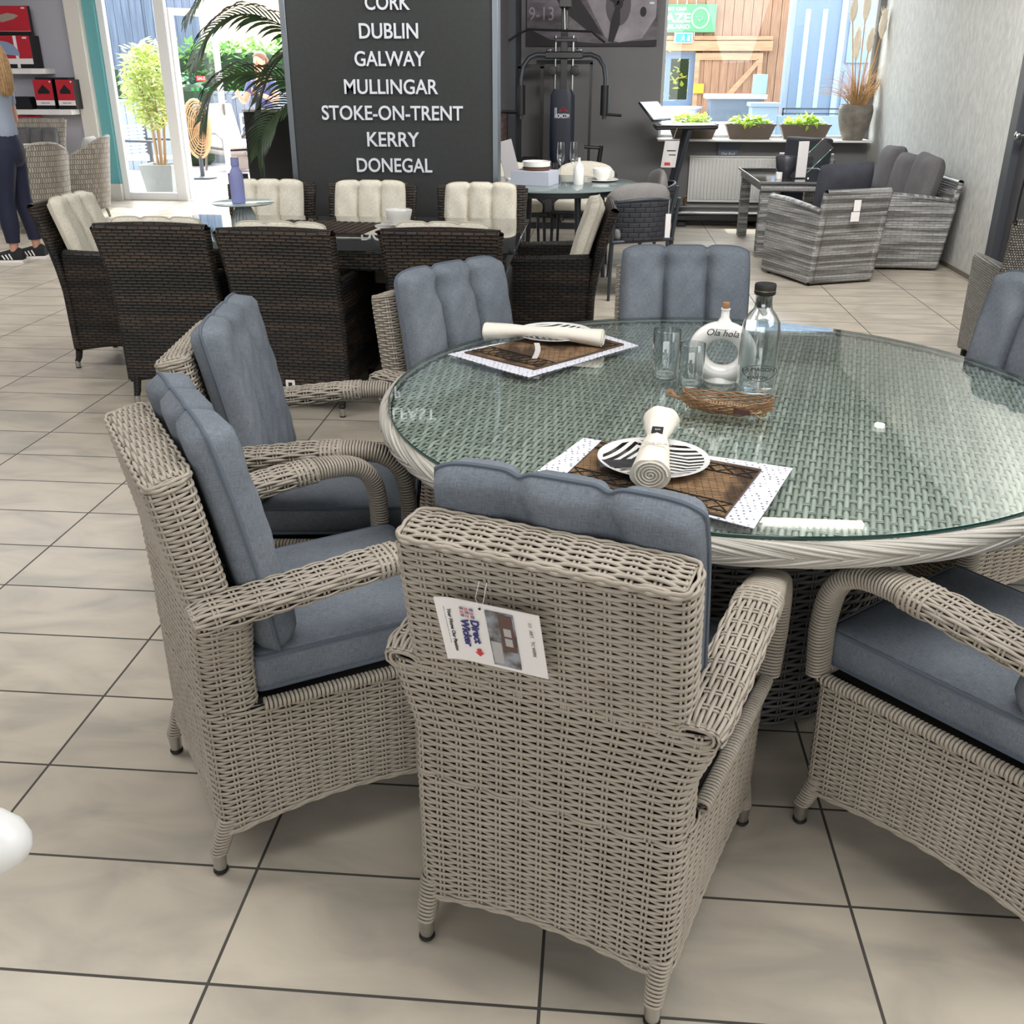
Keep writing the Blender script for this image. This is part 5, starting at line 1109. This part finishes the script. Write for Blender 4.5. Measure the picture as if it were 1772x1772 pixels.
o = MB().box(-.12, .12, 0, .2, 0, .2, .002).build('red_carton', M_red); tag(o, 'red carton under the lower shelf behind the grey chair', 'box', None, (-6.98, 12.3, .80)); 
o2 = MB().box(-.2, .2, -.02, .25, 0, .8, .003).build('stock_cabinet', M_white); tag(o2, 'low white cabinet under the lower shelf, mostly hidden by chairs', 'cabinet', None, (-6.98, 12.3, 0))

# ------------------------------------------------------------------ round pale wicker group
def barrel_chair(lb, h=.86, back=True):
    t = thing('barrel_chair', lb, 'chair', group='pale rounded wicker chairs by the shelves')
    def sh(u, v):
        q = -.35+u*(PI+.7); f = .5+.5*math.cos((u-.5)*2*PI); top = .62+(h-.62)*max(0, math.cos((u-.5)*PI*1.05))**1.2; r = .27+.05*v
        return (-r*math.cos(q), .28-r*math.sin(q)-.05*v*f, .14+(top-.14)*v)
    MB().panel(sh, 36, 16, .035).build('woven_shell', M_rweave, t, 60)
    MB().tube([sh(u, 1.0) for u in np.linspace(0, 1, 40)], .022, 10).build('rolled_rim', M_rweave, t)
    MB().lathe([(.27, .14), (.28, .16), (.27, .40), (.0005, .41)], 32, 0, .3).build('seat_base', M_rweave, t)
    MB().lathe([(.0005, .41), (.25, .41), (.265, .44), (.25, .48), (.0005, .485)], 32, 0, .3, caps=False).build('seat_cushion', M_lfab, t, 60)
    for x, y in ((.2, .1), (-.2, .1), (.2, .5), (-.2, .5)): MB().tube([(x, y, .16), (x*1.15, y+(y-.3)*.15, 0)], [.02, .014], 8).build('leg', M_rweave, t)
    if back: lean_pillow(.40, .40, .12, M_lfab, 'back_cushion', t, Matrix.Translation((0, .12, .66)) @ Matrix.Rotation(.12, 4, 'X'))
    return t
Bc = barrel_chair('pale rounded wicker chair next to the entrance door post'); Bc.location = (-5.38, 10.9, 0); Bc.rotation_euler = (0, 0, heading((-.97, -.2)))
dup(Bc, (-5.42, 9.75, 0), heading((-.75, .65)), 'pale rounded wicker chair seen from behind, above the left head chair with cream cushion')
t = thing('stone_top_table', 'round pale stone-topped wicker table beside the person', 'table', (-6.32, 10.25, 0))
MB().lathe([(.0005, .71), (.55, .71), (.56, .72), (.55, .735), (.0005, .736)], 48, caps=False).build('stone_top', mat('pale_stone', '#b7b3ab', .3, noise=('#98948c', 30, .15)), t); MB().lathe([(.28, 0), (.22, .3), (.28, .70)], 32).build('pedestal', M_rweave, t)
Hc = box_chair('high-backed pale chair with grey tufted cushion, under the lower shelf', None, M_rweave, M_sofaf, M_pipe, .29, .98); Hc.location = (-6.55, 11.75, 0); Hc.rotation_euler = (0, 0, heading((.15, -1)))
# white chair arm at the lower left edge
t = thing('white_moulded_chair', 'white smooth moulded chair, only the rounded arm end showing at lower left', 'chair', (-.885, .636, 0), heading((1, .1)))
Mw_ = mat('white_plastic', '#dcdcdb', .3)
for x in (-.25, .25): MB().tube([(x, -.5, .62), (x, -.2, .63), (x, .15, .62), (x, .18, .617), (x, .205, .614), (x, .22, .612), (x, .227, .611)], [.045, .046, .046, .043, .034, .020, .004], 16).build('armrest', Mw_, t, 60)
MB().panel(lambda u, v: ((2*u-1)*.25, -.5-.06*v, .42+.4*v), 8, 8, .03).box(-.2, .2, -.5, -.12, .40, .44, .01).build('seat_shell', Mw_, t, 60)
for x in (-.19, .19):
    for y in (-.48, -.2): MB().tube([(x, y, 0), (x, y, .42)], .018, 8).build('leg', Mw_, t)
# ------------------------------------------------------------------ people
def skinned(name, joints, bones, mat_, parent=None, root=0, sub=2):
    me = bpy.data.meshes.new(name); me.from_pydata([j[0] for j in joints], bones, []); o = bpy.data.objects.new(name, me); COL.objects.link(o)
    sk_ = o.modifiers.new('skin', 'SKIN'); sk_.use_smooth_shade = True; sk_.branch_smoothing = .6
    for i, j in enumerate(joints):
        r = j[1] if isinstance(j[1], tuple) else (j[1], j[1]); d = me.skin_vertices[0].data[i]; d.radius = r; d.use_root = (i == root)
    o.modifiers.new('sub', 'SUBSURF').levels = sub; o.modifiers['sub'].render_levels = sub
    dg = bpy.context.evaluated_depsgraph_get(); m2 = bpy.data.meshes.new_from_object(o.evaluated_get(dg)); bpy.data.objects.remove(o)
    m2.materials.clear(); m2.materials.append(mat_); m2.polygons.foreach_set('use_smooth', np.ones(len(m2.polygons), bool)); m2.name = name
    return link(name, m2, parent)
def person(lb, loc, rz, skin, top, legs_m, hairm, arm_l, arm_r, stance, sneakers=True):
    """faces +y; arm_* = elbow, wrist offsets; stance = (left foot xy, right foot xy)"""
    t = thing('person', lb, 'person', loc, rz); (lx, ly), (rx, ry) = stance
    J = [((0, 0, .94), (.15, .11)), ((0, -.01, 1.08), (.125, .095)), ((0, .0, 1.24), (.145, .10)), ((0, -.01, 1.37), (.12, .085)), ((0, 0, 1.45), (.05, .05)), ((0, .01, 1.53), (.05, .055)), ((0, .015, 1.60), (.075, .09)), ((0, .01, 1.68), (.06, .07)),
         ((.17, -.01, 1.37), (.055, .055)), (arm_r[0], .042), (arm_r[1], .027), ((-.17, -.01, 1.37), (.055, .055)), (arm_l[0], .042), (arm_l[1], .027),
         ((.095, 0, .86), (.095, .10)), ((rx*.9, ry*.6+.02, .50), (.06, .062)), ((rx, ry*.9, .30), (.052, .056)), ((rx, ry, .08), (.034, .036)), ((-.095, 0, .86), (.095, .10)), ((lx*.9, ly*.6+.02, .50), (.06, .062)), ((lx, ly*.9, .30), (.052, .056)), ((lx, ly, .08), (.034, .036)),
         ((rx, ry+.10, .045), (.036, .025)), ((lx, ly+.10, .045), (.036, .025))]
    Bn = [(0, 1), (1, 2), (2, 3), (3, 4), (4, 5), (5, 6), (6, 7), (3, 8), (8, 9), (9, 10), (3, 11), (11, 12), (12, 13), (0, 14), (14, 15), (15, 16), (16, 17), (0, 18), (18, 19), (19, 20), (20, 21), (17, 22), (21, 23)]
    skinned('body', J, Bn, skin, t)
    for (el, wr), s in ((arm_r, 1), (arm_l, -1)):
        w = Vector(wr); d = (w-Vector(el)).normalized(); sd = d.cross(Vector((s, 0, .2))).normalized(); pm = w+d*.075
        m = MB().tube([w-d*.02, w+d*.02, pm, pm+d*.02], [.024, .03, .034, .024], 10, flat=.5, upv=tuple(d.cross(sd)))
        for k in range(4): b = pm+sd*(.022*(k-1.5)/1.2); m.tube([b, b+d*.03, b+d*.05+d.cross(sd)*.014*s, b+d*(.062+.006*(k in (1, 2)))+d.cross(sd)*.03*s], [.0085, .0085, .008, .006], 7)
        b = w+d*.02-sd*.022; m.tube([b, b-sd*.018+d*.025, b-sd*.022+d*.05], [.01, .009, .007], 7); m.build('hand', skin, t, 70)
    # face
    f = MB().ell((0, .02, 1.625), (.074, .092, .108), 20, 14).tube([(0, .108, 1.645), (0, .127, 1.615), (0, .113, 1.607)], [.008, .014, .008], 8)
    for s in (-1, 1): f.ell((s*.076, .01, 1.62), (.01, .018, .028), 8, 6)
    h_ = f.build('head', skin, t, 70)
    for s in (-1, 1): MB().ell((s*.03, .100, 1.64), (.012, .007, .007), 8, 6).build('eye', M_whitegl, h_); MB().ell((s*.03, .106, 1.64), (.005, .003, .005), 8, 6).build('pupil', M_ink, h_)
    MB().tube([(-.022, .104, 1.578), (0, .110, 1.576), (.022, .104, 1.578)], [.003, .006, .003], 6).build('mouth', mat('lips', '#a8605a', .6), h_)
    hr = MB().ell((0, -.012, 1.675), (.089, .106, .088), 20, 14)
    for i in range(15):
        a = PI*(1.02+.96*i/14) ; x, y = .082*math.cos(a), -.02+.088*math.sin(a); L_ = .30
        hr.tube([(x, y, 1.67), (x*1.12, y*1.1-.01, 1.58), (x*1.15, y*1.1-.02, 1.48), (x*1.05, y-.03, 1.67-L_), (x*.8, y-.02, 1.62-L_)], [.02, .024, .024, .02, .006], 7)
    hr.build('hair', hairm, t, 70)
    # clothes: tee and leggings grown the same way, a little larger
    def off(r, a): return (r[0]+a, r[1]+a) if isinstance(r, tuple) else (r+a, r+a)
    K = [((0, 0, .95), (.172, .132)), (J[1][0], off(J[1][1], .013)), (J[2][0], off(J[2][1], .014)), (J[3][0], off(J[3][1], .013)), ((0, 0, 1.425), (.062, .06)), (J[8][0], (.069, .069)), (tuple(Vector(J[8][0]).lerp(Vector(arm_r[0]), .55)), (.063, .063)), (J[11][0], (.069, .069)), (tuple(Vector(J[11][0]).lerp(Vector(arm_l[0]), .55)), (.063, .063))]
    skinned('t_shirt', K, [(0, 1), (1, 2), (2, 3), (3, 4), (3, 5), (5, 6), (3, 7), (7, 8)], top, t)
    K = [((0, 0, 1.06), (.132, .102)), (J[0][0], off(J[0][1], .016)), (J[14][0], off(J[14][1], .012)), (J[15][0], off(J[15][1], .014)), (J[16][0], off(J[16][1], .014)), (tuple(Vector(J[16][0]).lerp(Vector(J[17][0]), .62)), (.052, .055)), (J[18][0], off(J[18][1], .012)), (J[19][0], off(J[19][1], .014)), (J[20][0], off(J[20][1], .014)), (tuple(Vector(J[20][0]).lerp(Vector(J[21][0]), .62)), (.052, .055))]
    lg = MB().lathe([(.128, 1.06), (.140, 1.0), (.168, .94), (.176, .88), (.165, .82), (.12, .77), (.02, .76)], 28, 0, 0, True, 1.0, .80)
    for fx, fy, k in ((rx, ry, 14), (lx, ly, 18)):
        a_, b_, c_ = [Vector(J[i][0]) for i in (k, k+1, k+2)]; d_ = c_.lerp(Vector(J[k+3][0]), .62)
        lg.tube([a_+Vector((0, 0, .05)), a_, a_.lerp(b_, .33), a_.lerp(b_, .7), b_, b_.lerp(c_, .5), c_, c_.lerp(d_, .5), d_], [.095, .105, .098, .083, .076, .072, .073, .062, .054], 16)
    lg.build('leggings', legs_m, t, 70)
    for fx, fy in stance:
        rows = []
        for i in range(11):
            u = i/10; y = fy-.07+u*.27; w_ = .042+.012*math.sin(PI*min(1, u*1.1)*.9); h = (.105-.055*max(0, (u-.25)/.75)**.8) if u > .05 else .09
            if u > .9: w_ *= .75; h *= .85
            rows.append([(fx+w_*math.cos(a), y, .018+max(0, h*math.sin(a))) for a in np.linspace(-.2, PI+.2, 12)])
        sh_ = MB().grid(rows, cu=True, caps=True).build('sneaker', mat('black_suede', '#14151a', .8) if 'black_suede' not in bpy.data.materials else bpy.data.materials['black_suede'], t, 60)
        rows = [[(fx+(p[0]-fx)*1.08, p[1], z) for p in (r[0], r[-1])] for r in rows for z in (0,)]
        MB().grid([[(fx+(.05+.008*math.sin(PI*u))*c, fy-.075+u*.285, z) for u in np.linspace(0, 1, 10) for c in (1,)]+[(fx-(.05+.008*math.sin(PI*u)), fy-.075+u*.285, z) for u in np.linspace(1, 0, 10)] for z in (0.001, .024)], cu=True, caps=True).build('sole', M_white, sh_)
        for s in (-1, 1):
            m = MB()
            for k in range(3): m.tube([(fx+s*.056, fy+.01+k*.03, .03), (fx+s*.046, fy+.035+k*.03, .075-.006*k)], .006, 5)
            m.build('white_stripe', M_white, sh_)
    return t
M_skin = mat('skin', '#c08f7a', .55); M_skin2 = mat('salmon_skin', '#cf8f74', .55)  # second skin is salmon in its own colour
person('person with long fair hair in grey t-shirt, navy leggings and black trainers, at left edge', (-4.93, 8.33, 0), PI/2+.12, M_skin, mat('grey_tee', '#8e97a8', .9), mat('navy_leggings', '#141a33', .8), mat('fair_hair', '#a8875f', .6, noise=('#7d5f3e', 40, .2)),
       ((-.22, .0, 1.10), (-.10, .24, 1.06)), ((.22, -.02, 1.10), (.10, .22, 1.04)), ((-.10, .05), (.10, -.06)))
person('person outside in a dark blue top with one bent arm, seen behind the palm', (-4.72, 14.6, .0), PI-.2, M_skin2, mat('blue_top', '#4a5078', .9), mat('dark_trousers', '#2a2e3a', .9), mat('brown_hair', '#6b4a36', .7),
       ((-.26, .08, 1.12), (-.12, .30, 1.22)), ((.28, .05, 1.10), (.22, .28, 1.20)), ((-.1, .02), (.1, -.02)))

# ------------------------------------------------------------------ outdoors, by the entrance
M_pave = mat('pink_paving', '#b5a8a2', .8, noise=('#c7bdb8', 6, .2))
struct(MB().box(-24, 12, YD+.12, 40, -.12, -.02).build('ground_paving', M_pave))
struct(MB().box(-2.4, 12, YB+.16, YD+.12, -.12, -.02).build('ground_strip', M_pave))
M_fence = mat('grey_fence_paint', '#7f8790', .8); M_hedge = leafy(mat('hedge_leaf', '#4f7f40', .7, noise=('#7fae5a', 6, .2), island='#6d9f4b'))
def fence(nm, lb, x0, x1, y, h, m_, cat='fence'):
    t = thing(nm, lb, cat, ((x0+x1)/2, y, -.02)); w = (x1-x0)/2; m = MB(); n = int((x1-x0)/.15)
    for k in range(n): m.box(-w+k*.15, -w+k*.15+.142, -.015, .015, 0, h, .003)
    m.build('board_panel', m_, t); MB().box(-w, w, -.04, .04, h, h+.05, .004).build('capping', m_, t)
    for k in range(int((x1-x0)/1.8)+1): MB().box(-w+k*1.8, -w+k*1.8+.1, -.05, .05, 0, h).build('post', m_, t)
    return t
f = fence('garden_fence', 'grey painted board fence behind the pale lounge chair', -12, -3.4, 18.4, 1.15, M_fence)
M_lg = mat('white_logo', '#d8dbe0', .6)
text('lettering', 'RU', .62, M_lg, f, (1.52, -.03, .42), extrude=.004, weight=.0, sx=.62)
MB().tube([(.95, -.03, .25), (.95, -.03, .98), (1.5, -.03, 1.22), (2.05, -.03, .98)], .02, 4).build('house_outline', M_lg, f)
def hedge(lb, x0, x1, y, z0, z1, m_, n, nm='hedge', size=.2, kind=None):
    t = thing(nm, lb, 'hedge' if nm == 'hedge' else 'bush', ((x0+x1)/2, y, -.02)); w = (x1-x0)/2
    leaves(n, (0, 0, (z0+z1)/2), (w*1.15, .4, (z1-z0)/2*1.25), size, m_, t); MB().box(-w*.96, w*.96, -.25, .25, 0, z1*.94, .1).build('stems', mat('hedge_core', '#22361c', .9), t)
hedge('green hedge rising above the grey fence, seen through the open entrance', -8.6, -4.9, 19.4, 1.0, 1.95, M_hedge, 1500)
hedge('small green bush outside, behind the bamboo pot', -9.7, -8.2, 17.6, .8, 1.75, M_hedge, 500, 'bush')
t = fence('plank_screen', 'tall blue-grey plank screen rising behind the bamboo', -12.5, -7.6, 20.4, 3.7, mat('blue_grey_planks', '#6d7686', .8, noise=('#575f6e', 3, .2), stretch=(8, 8, .6)), 'screen')
w = thing('rendered_house', 'cream rendered house wall beyond the green hedge', 'building', (-6, 24, 0)); MB().box(-3.5, 3.5, 0, .3, -.02, 4.2).build('wall', mat('cream_render', '#d9c4a0', .9), w); MB().box(-3.7, 3.7, -.3, .4, 4.2, 4.35).build('roof_edge', M_fence, w)
# bamboo in a square pot
t = thing('potted_bamboo', 'pale yellow-green bamboo in a big pale pot just outside the fixed glass', 'plant', (-5.78, 13.35, -.018))
m = MB(); m.grid([[(sx*w, sy*w, z) for sx, sy in ((-1, -1), (1, -1), (1, 1), (-1, 1))] for w, z in ((.17, 0), (.22, .38), (.23, .40), (.20, .40), (.19, .34))], cu=True, caps=True).build('pot', mat('pale_pot', '#8f9190', .8), t, 20)
m = MB()
for k in range(6): a = k*1.05; m.tube([(.05*math.cos(a), .05*math.sin(a), .34), (.09*math.cos(a)+.02, .09*math.sin(a), .9), (.2*math.cos(a), .2*math.sin(a), 1.5)], [.018, .013, .006], 7)
m.build('canes', mat('tan_cane', '#9b7a55', .6), t)
leaves(1700, (.0, 0, 1.35), (.36, .3, .55), .13, leafy(mat('bamboo_leaf', '#d3d27e', .6, noise=('#f3f1cf', 8, .2), island='#a8bb5c')), t, 'foliage', .28, .3)
# lounge chair, egg chair, metal chair
t = thing('lounge_chair', 'pale cushioned wicker lounge chair outside the open entrance', 'chair', (-6.3, 17.2, -.02), heading((.75, -.65)))
MB().panel(lambda u, v: ((2*u-1)*.33, -.02-.3*v, .3+.7*v), 8, 8, .05).panel(lambda u, v: ((2*u-1)*.36, .75*v, .32-.02*v), 8, 8, .07).panel(lambda u, v: ((2*u-1)*.33, .72, .06+.24*v), 6, 4, .03).build('wicker_shell', mat('taupe_wicker', '#6e655d', .7), t, 60)
for s in (-1, 1): MB().tube([(s*.37, -.12, .45), (s*.38, .1, .6), (s*.38, .45, .6), (s*.38, .62, .52), (s*.37, .66, .3), (s*.36, .66, 0)], .022, 8).tube([(s*.36, .02, .3), (s*.36, -.06, 0)], .022, 8).build('arm_frame', bpy.data.materials['taupe_wicker'], t)
lean_pillow(.62, .72, .14, M_lfab, 'back_cushion', t, Matrix.Translation((0, -.06, .70)) @ Matrix.Rotation(.42, 4, 'X')); MB().box(-.33, .33, .02, .74, .36, .48, .05).build('seat_cushion', M_lfab, t, 60)
t = thing('egg_chair', 'tan rattan egg-shaped chair frame outside, seen through the open door leaf', 'chair', (-6.12, 15.6, -.02), sc=.72); mt = mat('tan_rattan', '#b08a5f', .7); m = MB()
for k in range(9):
    r = .1+.045*k; m.tube([(r*.62*math.cos(a), .25*(1-(k/8.)**2)+.0, 1.0+r*1.25*math.sin(a)) for a in np.linspace(0, 2*PI, 25)[:-1]], .014 if k < 8 else .03, 5, True)
for k in range(12): a = k*PI/6; m.tube([(.06*math.cos(a), .25, 1.0+.12*math.sin(a)), (.17*math.cos(a), .19, 1+.34*math.sin(a)), (.285*math.cos(a), 0, 1.0+.57*math.sin(a))], .01, 5)
m.build('rattan_shell', mt, t); MB().lathe([(.3, 0), (.3, .04), (.05, .06), (.04, .46)], 24).build('base', M_anth, t)
t = thing('outdoor_armchair', 'black metal outdoor armchair behind the fixed glass', 'chair', (-6.6, 14.4, -.02), heading((1, -.3)))
for x, y in ((-.26, 0), (.26, 0), (-.26, .5), (.26, .5)): MB().box(x-.02, x+.02, y-.02, y+.02, 0, .64 if y else .85, .003).build('leg', M_anth, t)
for s in (-1, 1): MB().box(s*.26-.03, s*.26+.03, 0, .54, .62, .65, .004).build('armrest', M_anth, t)
m = MB()
for k in range(9): m.box(-.24, .24, .0, .015, .42+k*.048, .445+k*.048)
m.box(-.26, .26, 0, .5, .38, .42, .005).build('slatted_body', mat('pale_slats', '#b9b9b6', .7), t)
hedge('dark blue-green bush outside, left of the lounge chair', -7.5, -6.8, 17.9, .2, 1.4, mat('teal_leaf', '#2f5a52', .7, island='#4a7a6a'), 260, 'bush', .16)
t = fence('low_fence', 'pale blue-grey low fence outside behind the bamboo pot', -12, -6.9, 16.9, 1.05, mat('pale_fence', '#8d97a3', .8))

# ------------------------------------------------------------------ outdoors, through the big window
M_clad = mat('cedar_cladding', '#b08767', .75, noise=('#8d664a', 5, .2), stretch=(14, 14, .8)); M_beam = mat('pale_timber', '#bf9a74', .75, noise=('#a87f5a', 4, .2), stretch=(1, 8, 8)); M_blu = mat('blue_render', '#8d9aaa', .7, noise=('#9aa6b4', 5, .2), stretch=(6, 6, .5))
t = thing('timber_building', 'orange-brown timber-clad building with a sliding gate, seen through the window', 'building', (0, 17.2, -.02)); m = MB()
for k in range(17):
    x = .4+k*.145
    if x < 1.42 and x > .7: m.box(x, x+.138, 0, .03, 1.95, 3.9, .003)
    else: m.box(x, x+.138, 0, .03, 0, 3.9, .003)
m.build('cladding', M_clad, t); MB().box(.3, 2.9, .04, .1, 0, 3.9).build('wall', mat('dark_timber', '#5d3820', .9), t) if False else MB().box(1.45, 2.9, .04, .1, 0, 3.9).build('wall', mat('dark_timber', '#5d3820', .9), t)
MB().box(.4, 2.62, -.10, -.02, 1.83, 1.97, .005).build('gate_rail', M_beam, t); MB().box(.4, 2.62, -.06, 0, 1.98, 2.04, .005).build('gate_track', M_beam, t)
g = MB()
for k in range(8): g.box(1.47+k*.125, 1.59+k*.125, -.05, -.02, .05, 1.80, .003)
gt = g.build('sliding_gate', M_clad, t); MB().box(1.45, 1.52, -.08, -.05, .05, 1.8).box(2.42, 2.49, -.08, -.05, .05, 1.8).box(1.52, 2.42, -.08, -.05, 1.70, 1.8).prism([(1.55, .75), (1.65, .70), (2.42, 1.62), (2.42, 1.72)], -.08, -.05).build('gate_brace', M_beam, gt)
m = MB(); m.box(.6, .75, .02, .1, 0, 1.82).box(1.37, 1.46, .02, .1, 0, 1.82).box(.75, 1.37, .02, .1, 0, 1.12).box(.75, 1.37, .02, .1, 1.72, 1.82).box(1.0, 1.08, .02, .1, 1.12, 1.72).build('blue_panel', mat('deep_blue', '#6f8299', .7), t)
hedge('yellow-green bush seen through the opening in the blue panel', .4, 1.7, 18.6, .9, 2.0, leafy(mat('yellow_green_leaf', '#9dbd42', .6, island='#e0dc60')), 500, 'bush', .14)  # leaves are yellow-green in their base colour
t = thing('green_sign', 'green rectangular sign with white words and a round emblem on the timber building', 'sign', (1.12, 17.14, 2.27))
MB().box(-.6, .6, -.02, .02, -.2, .19, .004).build('board', mat('green_board', '#5f9a6c', .6), t); Mt = mat('sign_white', '#e8ece8', .6)
for w_, z_, ww, hh in (('VISIT OUR', .105, .36, .05), ('MAZE', -.055, .54, .125), ('IRELAND', -.15, .42, .06)): fit(text('lettering', w_, .1, Mt, t, ({'V': -.03, 'M': -.06, 'I': .0}[w_[0]], -.024, z_), weight=.002), ww, hh)
MB().tube([(.36+.13*math.cos(a), -.022, .0+.14*math.sin(a)) for a in np.linspace(0, 2*PI, 25)[:-1]], .009, 4, True).build('emblem_ring', Mt, t); leaves(14, (.36, -.022, 0), (.07, .001, .08), .05, Mt, t, 'emblem', .6)
t = thing('exit_sign_reflection', 'small green exit sign reflection, modelled below the green board', 'sign', (1.24, 17.08, 1.99)); MB().box(-.14, .14, -.01, .02, -.075, .075, .004).build('case', M_white, t); MB().box(-.12, .12, -.014, -.01, -.06, .06).build('green_face', mat('exit_green', '#1fb09a', .4, emit=('#22b8a0', .6)), t)  # solid sign built in place of a reflection in the window glass
MB().ell((0, -.018, .035), (.010, .003, .011), 8, 6).tube([(0, -.018, .024), (-.005, -.018, -.005), (.015, -.018, -.02), (.012, -.018, -.045)], .006, 5).tube([(-.005, -.018, -.005), (-.02, -.018, -.03), (-.04, -.018, -.035)], .006, 5).tube([(-.002, -.018, .018), (.022, -.018, .008)], .005, 5).tube([(-.002, -.018, .018), (-.024, -.018, .004)], .005, 5).build('running_figure', Mt, t)
MB().box(.055, .10, -.018, -.014, -.04, .04).build('door_mark', Mt, t)
t = thing('blue_building', 'blue rendered building with narrow glass strips, right side of the window view', 'building', (0, 16.0, -.02))
MB().box(2.66, 5.6, 0, .2, 0, 3.9).build('wall', M_blu, t)
for x in (2.90, 3.14): MB().box(x-.035, x+.035, -.03, 0, 1.05, 2.35, .004).build('window_strip', mat('pale_glazing', '#a9d3dd', .15, spec=.8), t)
MB().box(2.74, 3.36, -.02, 0, .2, 2.6, .004).build('door_panel', mat('blue_door', '#76879a', .6), t); MB().box(3.36, 3.44, -.05, .0, .2, 3.6).build('downpipe', mat('pale_blue_trim', '#a3b8d3', .6), t)
MB().box(3.5, 4.6, -.03, 0, 1.0, 1.55, .004).box(3.5, 4.6, -.03, 0, 1.65, 2.6, .004).build('window', mat('blue_glazing', '#7f9cc0', .1, spec=.8), t)
t = thing('outdoor_counter', 'dark blue outdoor counter with pale top beyond the window', 'counter', (1.92, 15.6, -.02)); MB().box(-.36, .36, -.25, .25, 0, 1.18, .005).build('carcass', mat('counter_blue', '#66727f', .7), t); MB().box(-.42, .42, -.3, .3, 1.18, 1.24, .005).build('worktop', mat('pale_blue_top', '#c2d2e2', .3), t)
o = MB().box(-.1, .1, -.03, .03, 0, .26, .005).build('grey_panel_unit', mat('sage', '#8fa69c', .6)); tag(o, 'sage green unit standing on the end of the outdoor counter', 'unit', None, (2.26, 15.6, 1.221))
t = thing('stone_pier', 'blue-grey panelled pier beyond the window', 'pier', (2.22, 14.8, -.02)); MB().box(-.17, .17, -.17, .17, 0, 1.10, .005).box(-.2, .2, -.2, .2, 1.10, 1.15, .005).build('pier_body', mat('pier_paint', '#7f93a3', .7), t)
t = thing('low_wall', 'low blue-grey wall with a black rail beyond the planters', 'wall', (3.6, 14.9, -.02)); MB().box(-1.18, 1.4, -.08, .08, 0, .98, .005).build('wall_body', bpy.data.materials['pier_paint'], t); MB().box(-1.1, 1.4, -.015, .015, 1.06, 1.08).box(-1.1, 1.4, -.015, .015, 1.00, 1.015).box(-1.1, -1.08, -.015, .015, .98, 1.08).build('rail', M_anth, t)
Wc = thing('white_patio_chair', 'white patio chair outside with back to the window, left of the pier', 'chair', (1.75, 14.2, -.02), heading((.1, 1)), 'white patio chairs')
MB().panel(lambda u, v: ((2*u-1)*(.22+.05*v), -.1*v, .42+.5*v), 8, 8, .025).box(-.24, .24, 0, .46, .40, .43, .01).build('seat_shell', M_white, Wc, 60)
for x in (-.22, .22):
    for y in (.02, .44): MB().tube([(x*1.1, y, 0), (x, y, .41)], .014, 8).build('leg', M_white, Wc)
dup(Wc, (.95, 14.5, -.02), heading((.3, 1)), 'white patio chair outside at the left edge of the window')
t = thing('patio_table', 'tall pale cloth-covered patio table by the blue panel', 'table', (1.18, 15.6, -.02)); MB().lathe([(.20, 0), (.17, .5), (.24, 1.02), (.30, 1.05), (.30, 1.07), (.0005, 1.07)], 24).build('cloth_body', mat('lilac_cloth', '#b9bdd2', .8), t)
o = MB().box(-.08, .08, -.01, .01, -.07, .07, .003).build('yellow_notice', mat('yellow_notice', '#e0b030', .6)); tag(o, 'small yellow notice on the left edge of the timber gate', 'notice', None, (1.53, 17.10, 1.27))
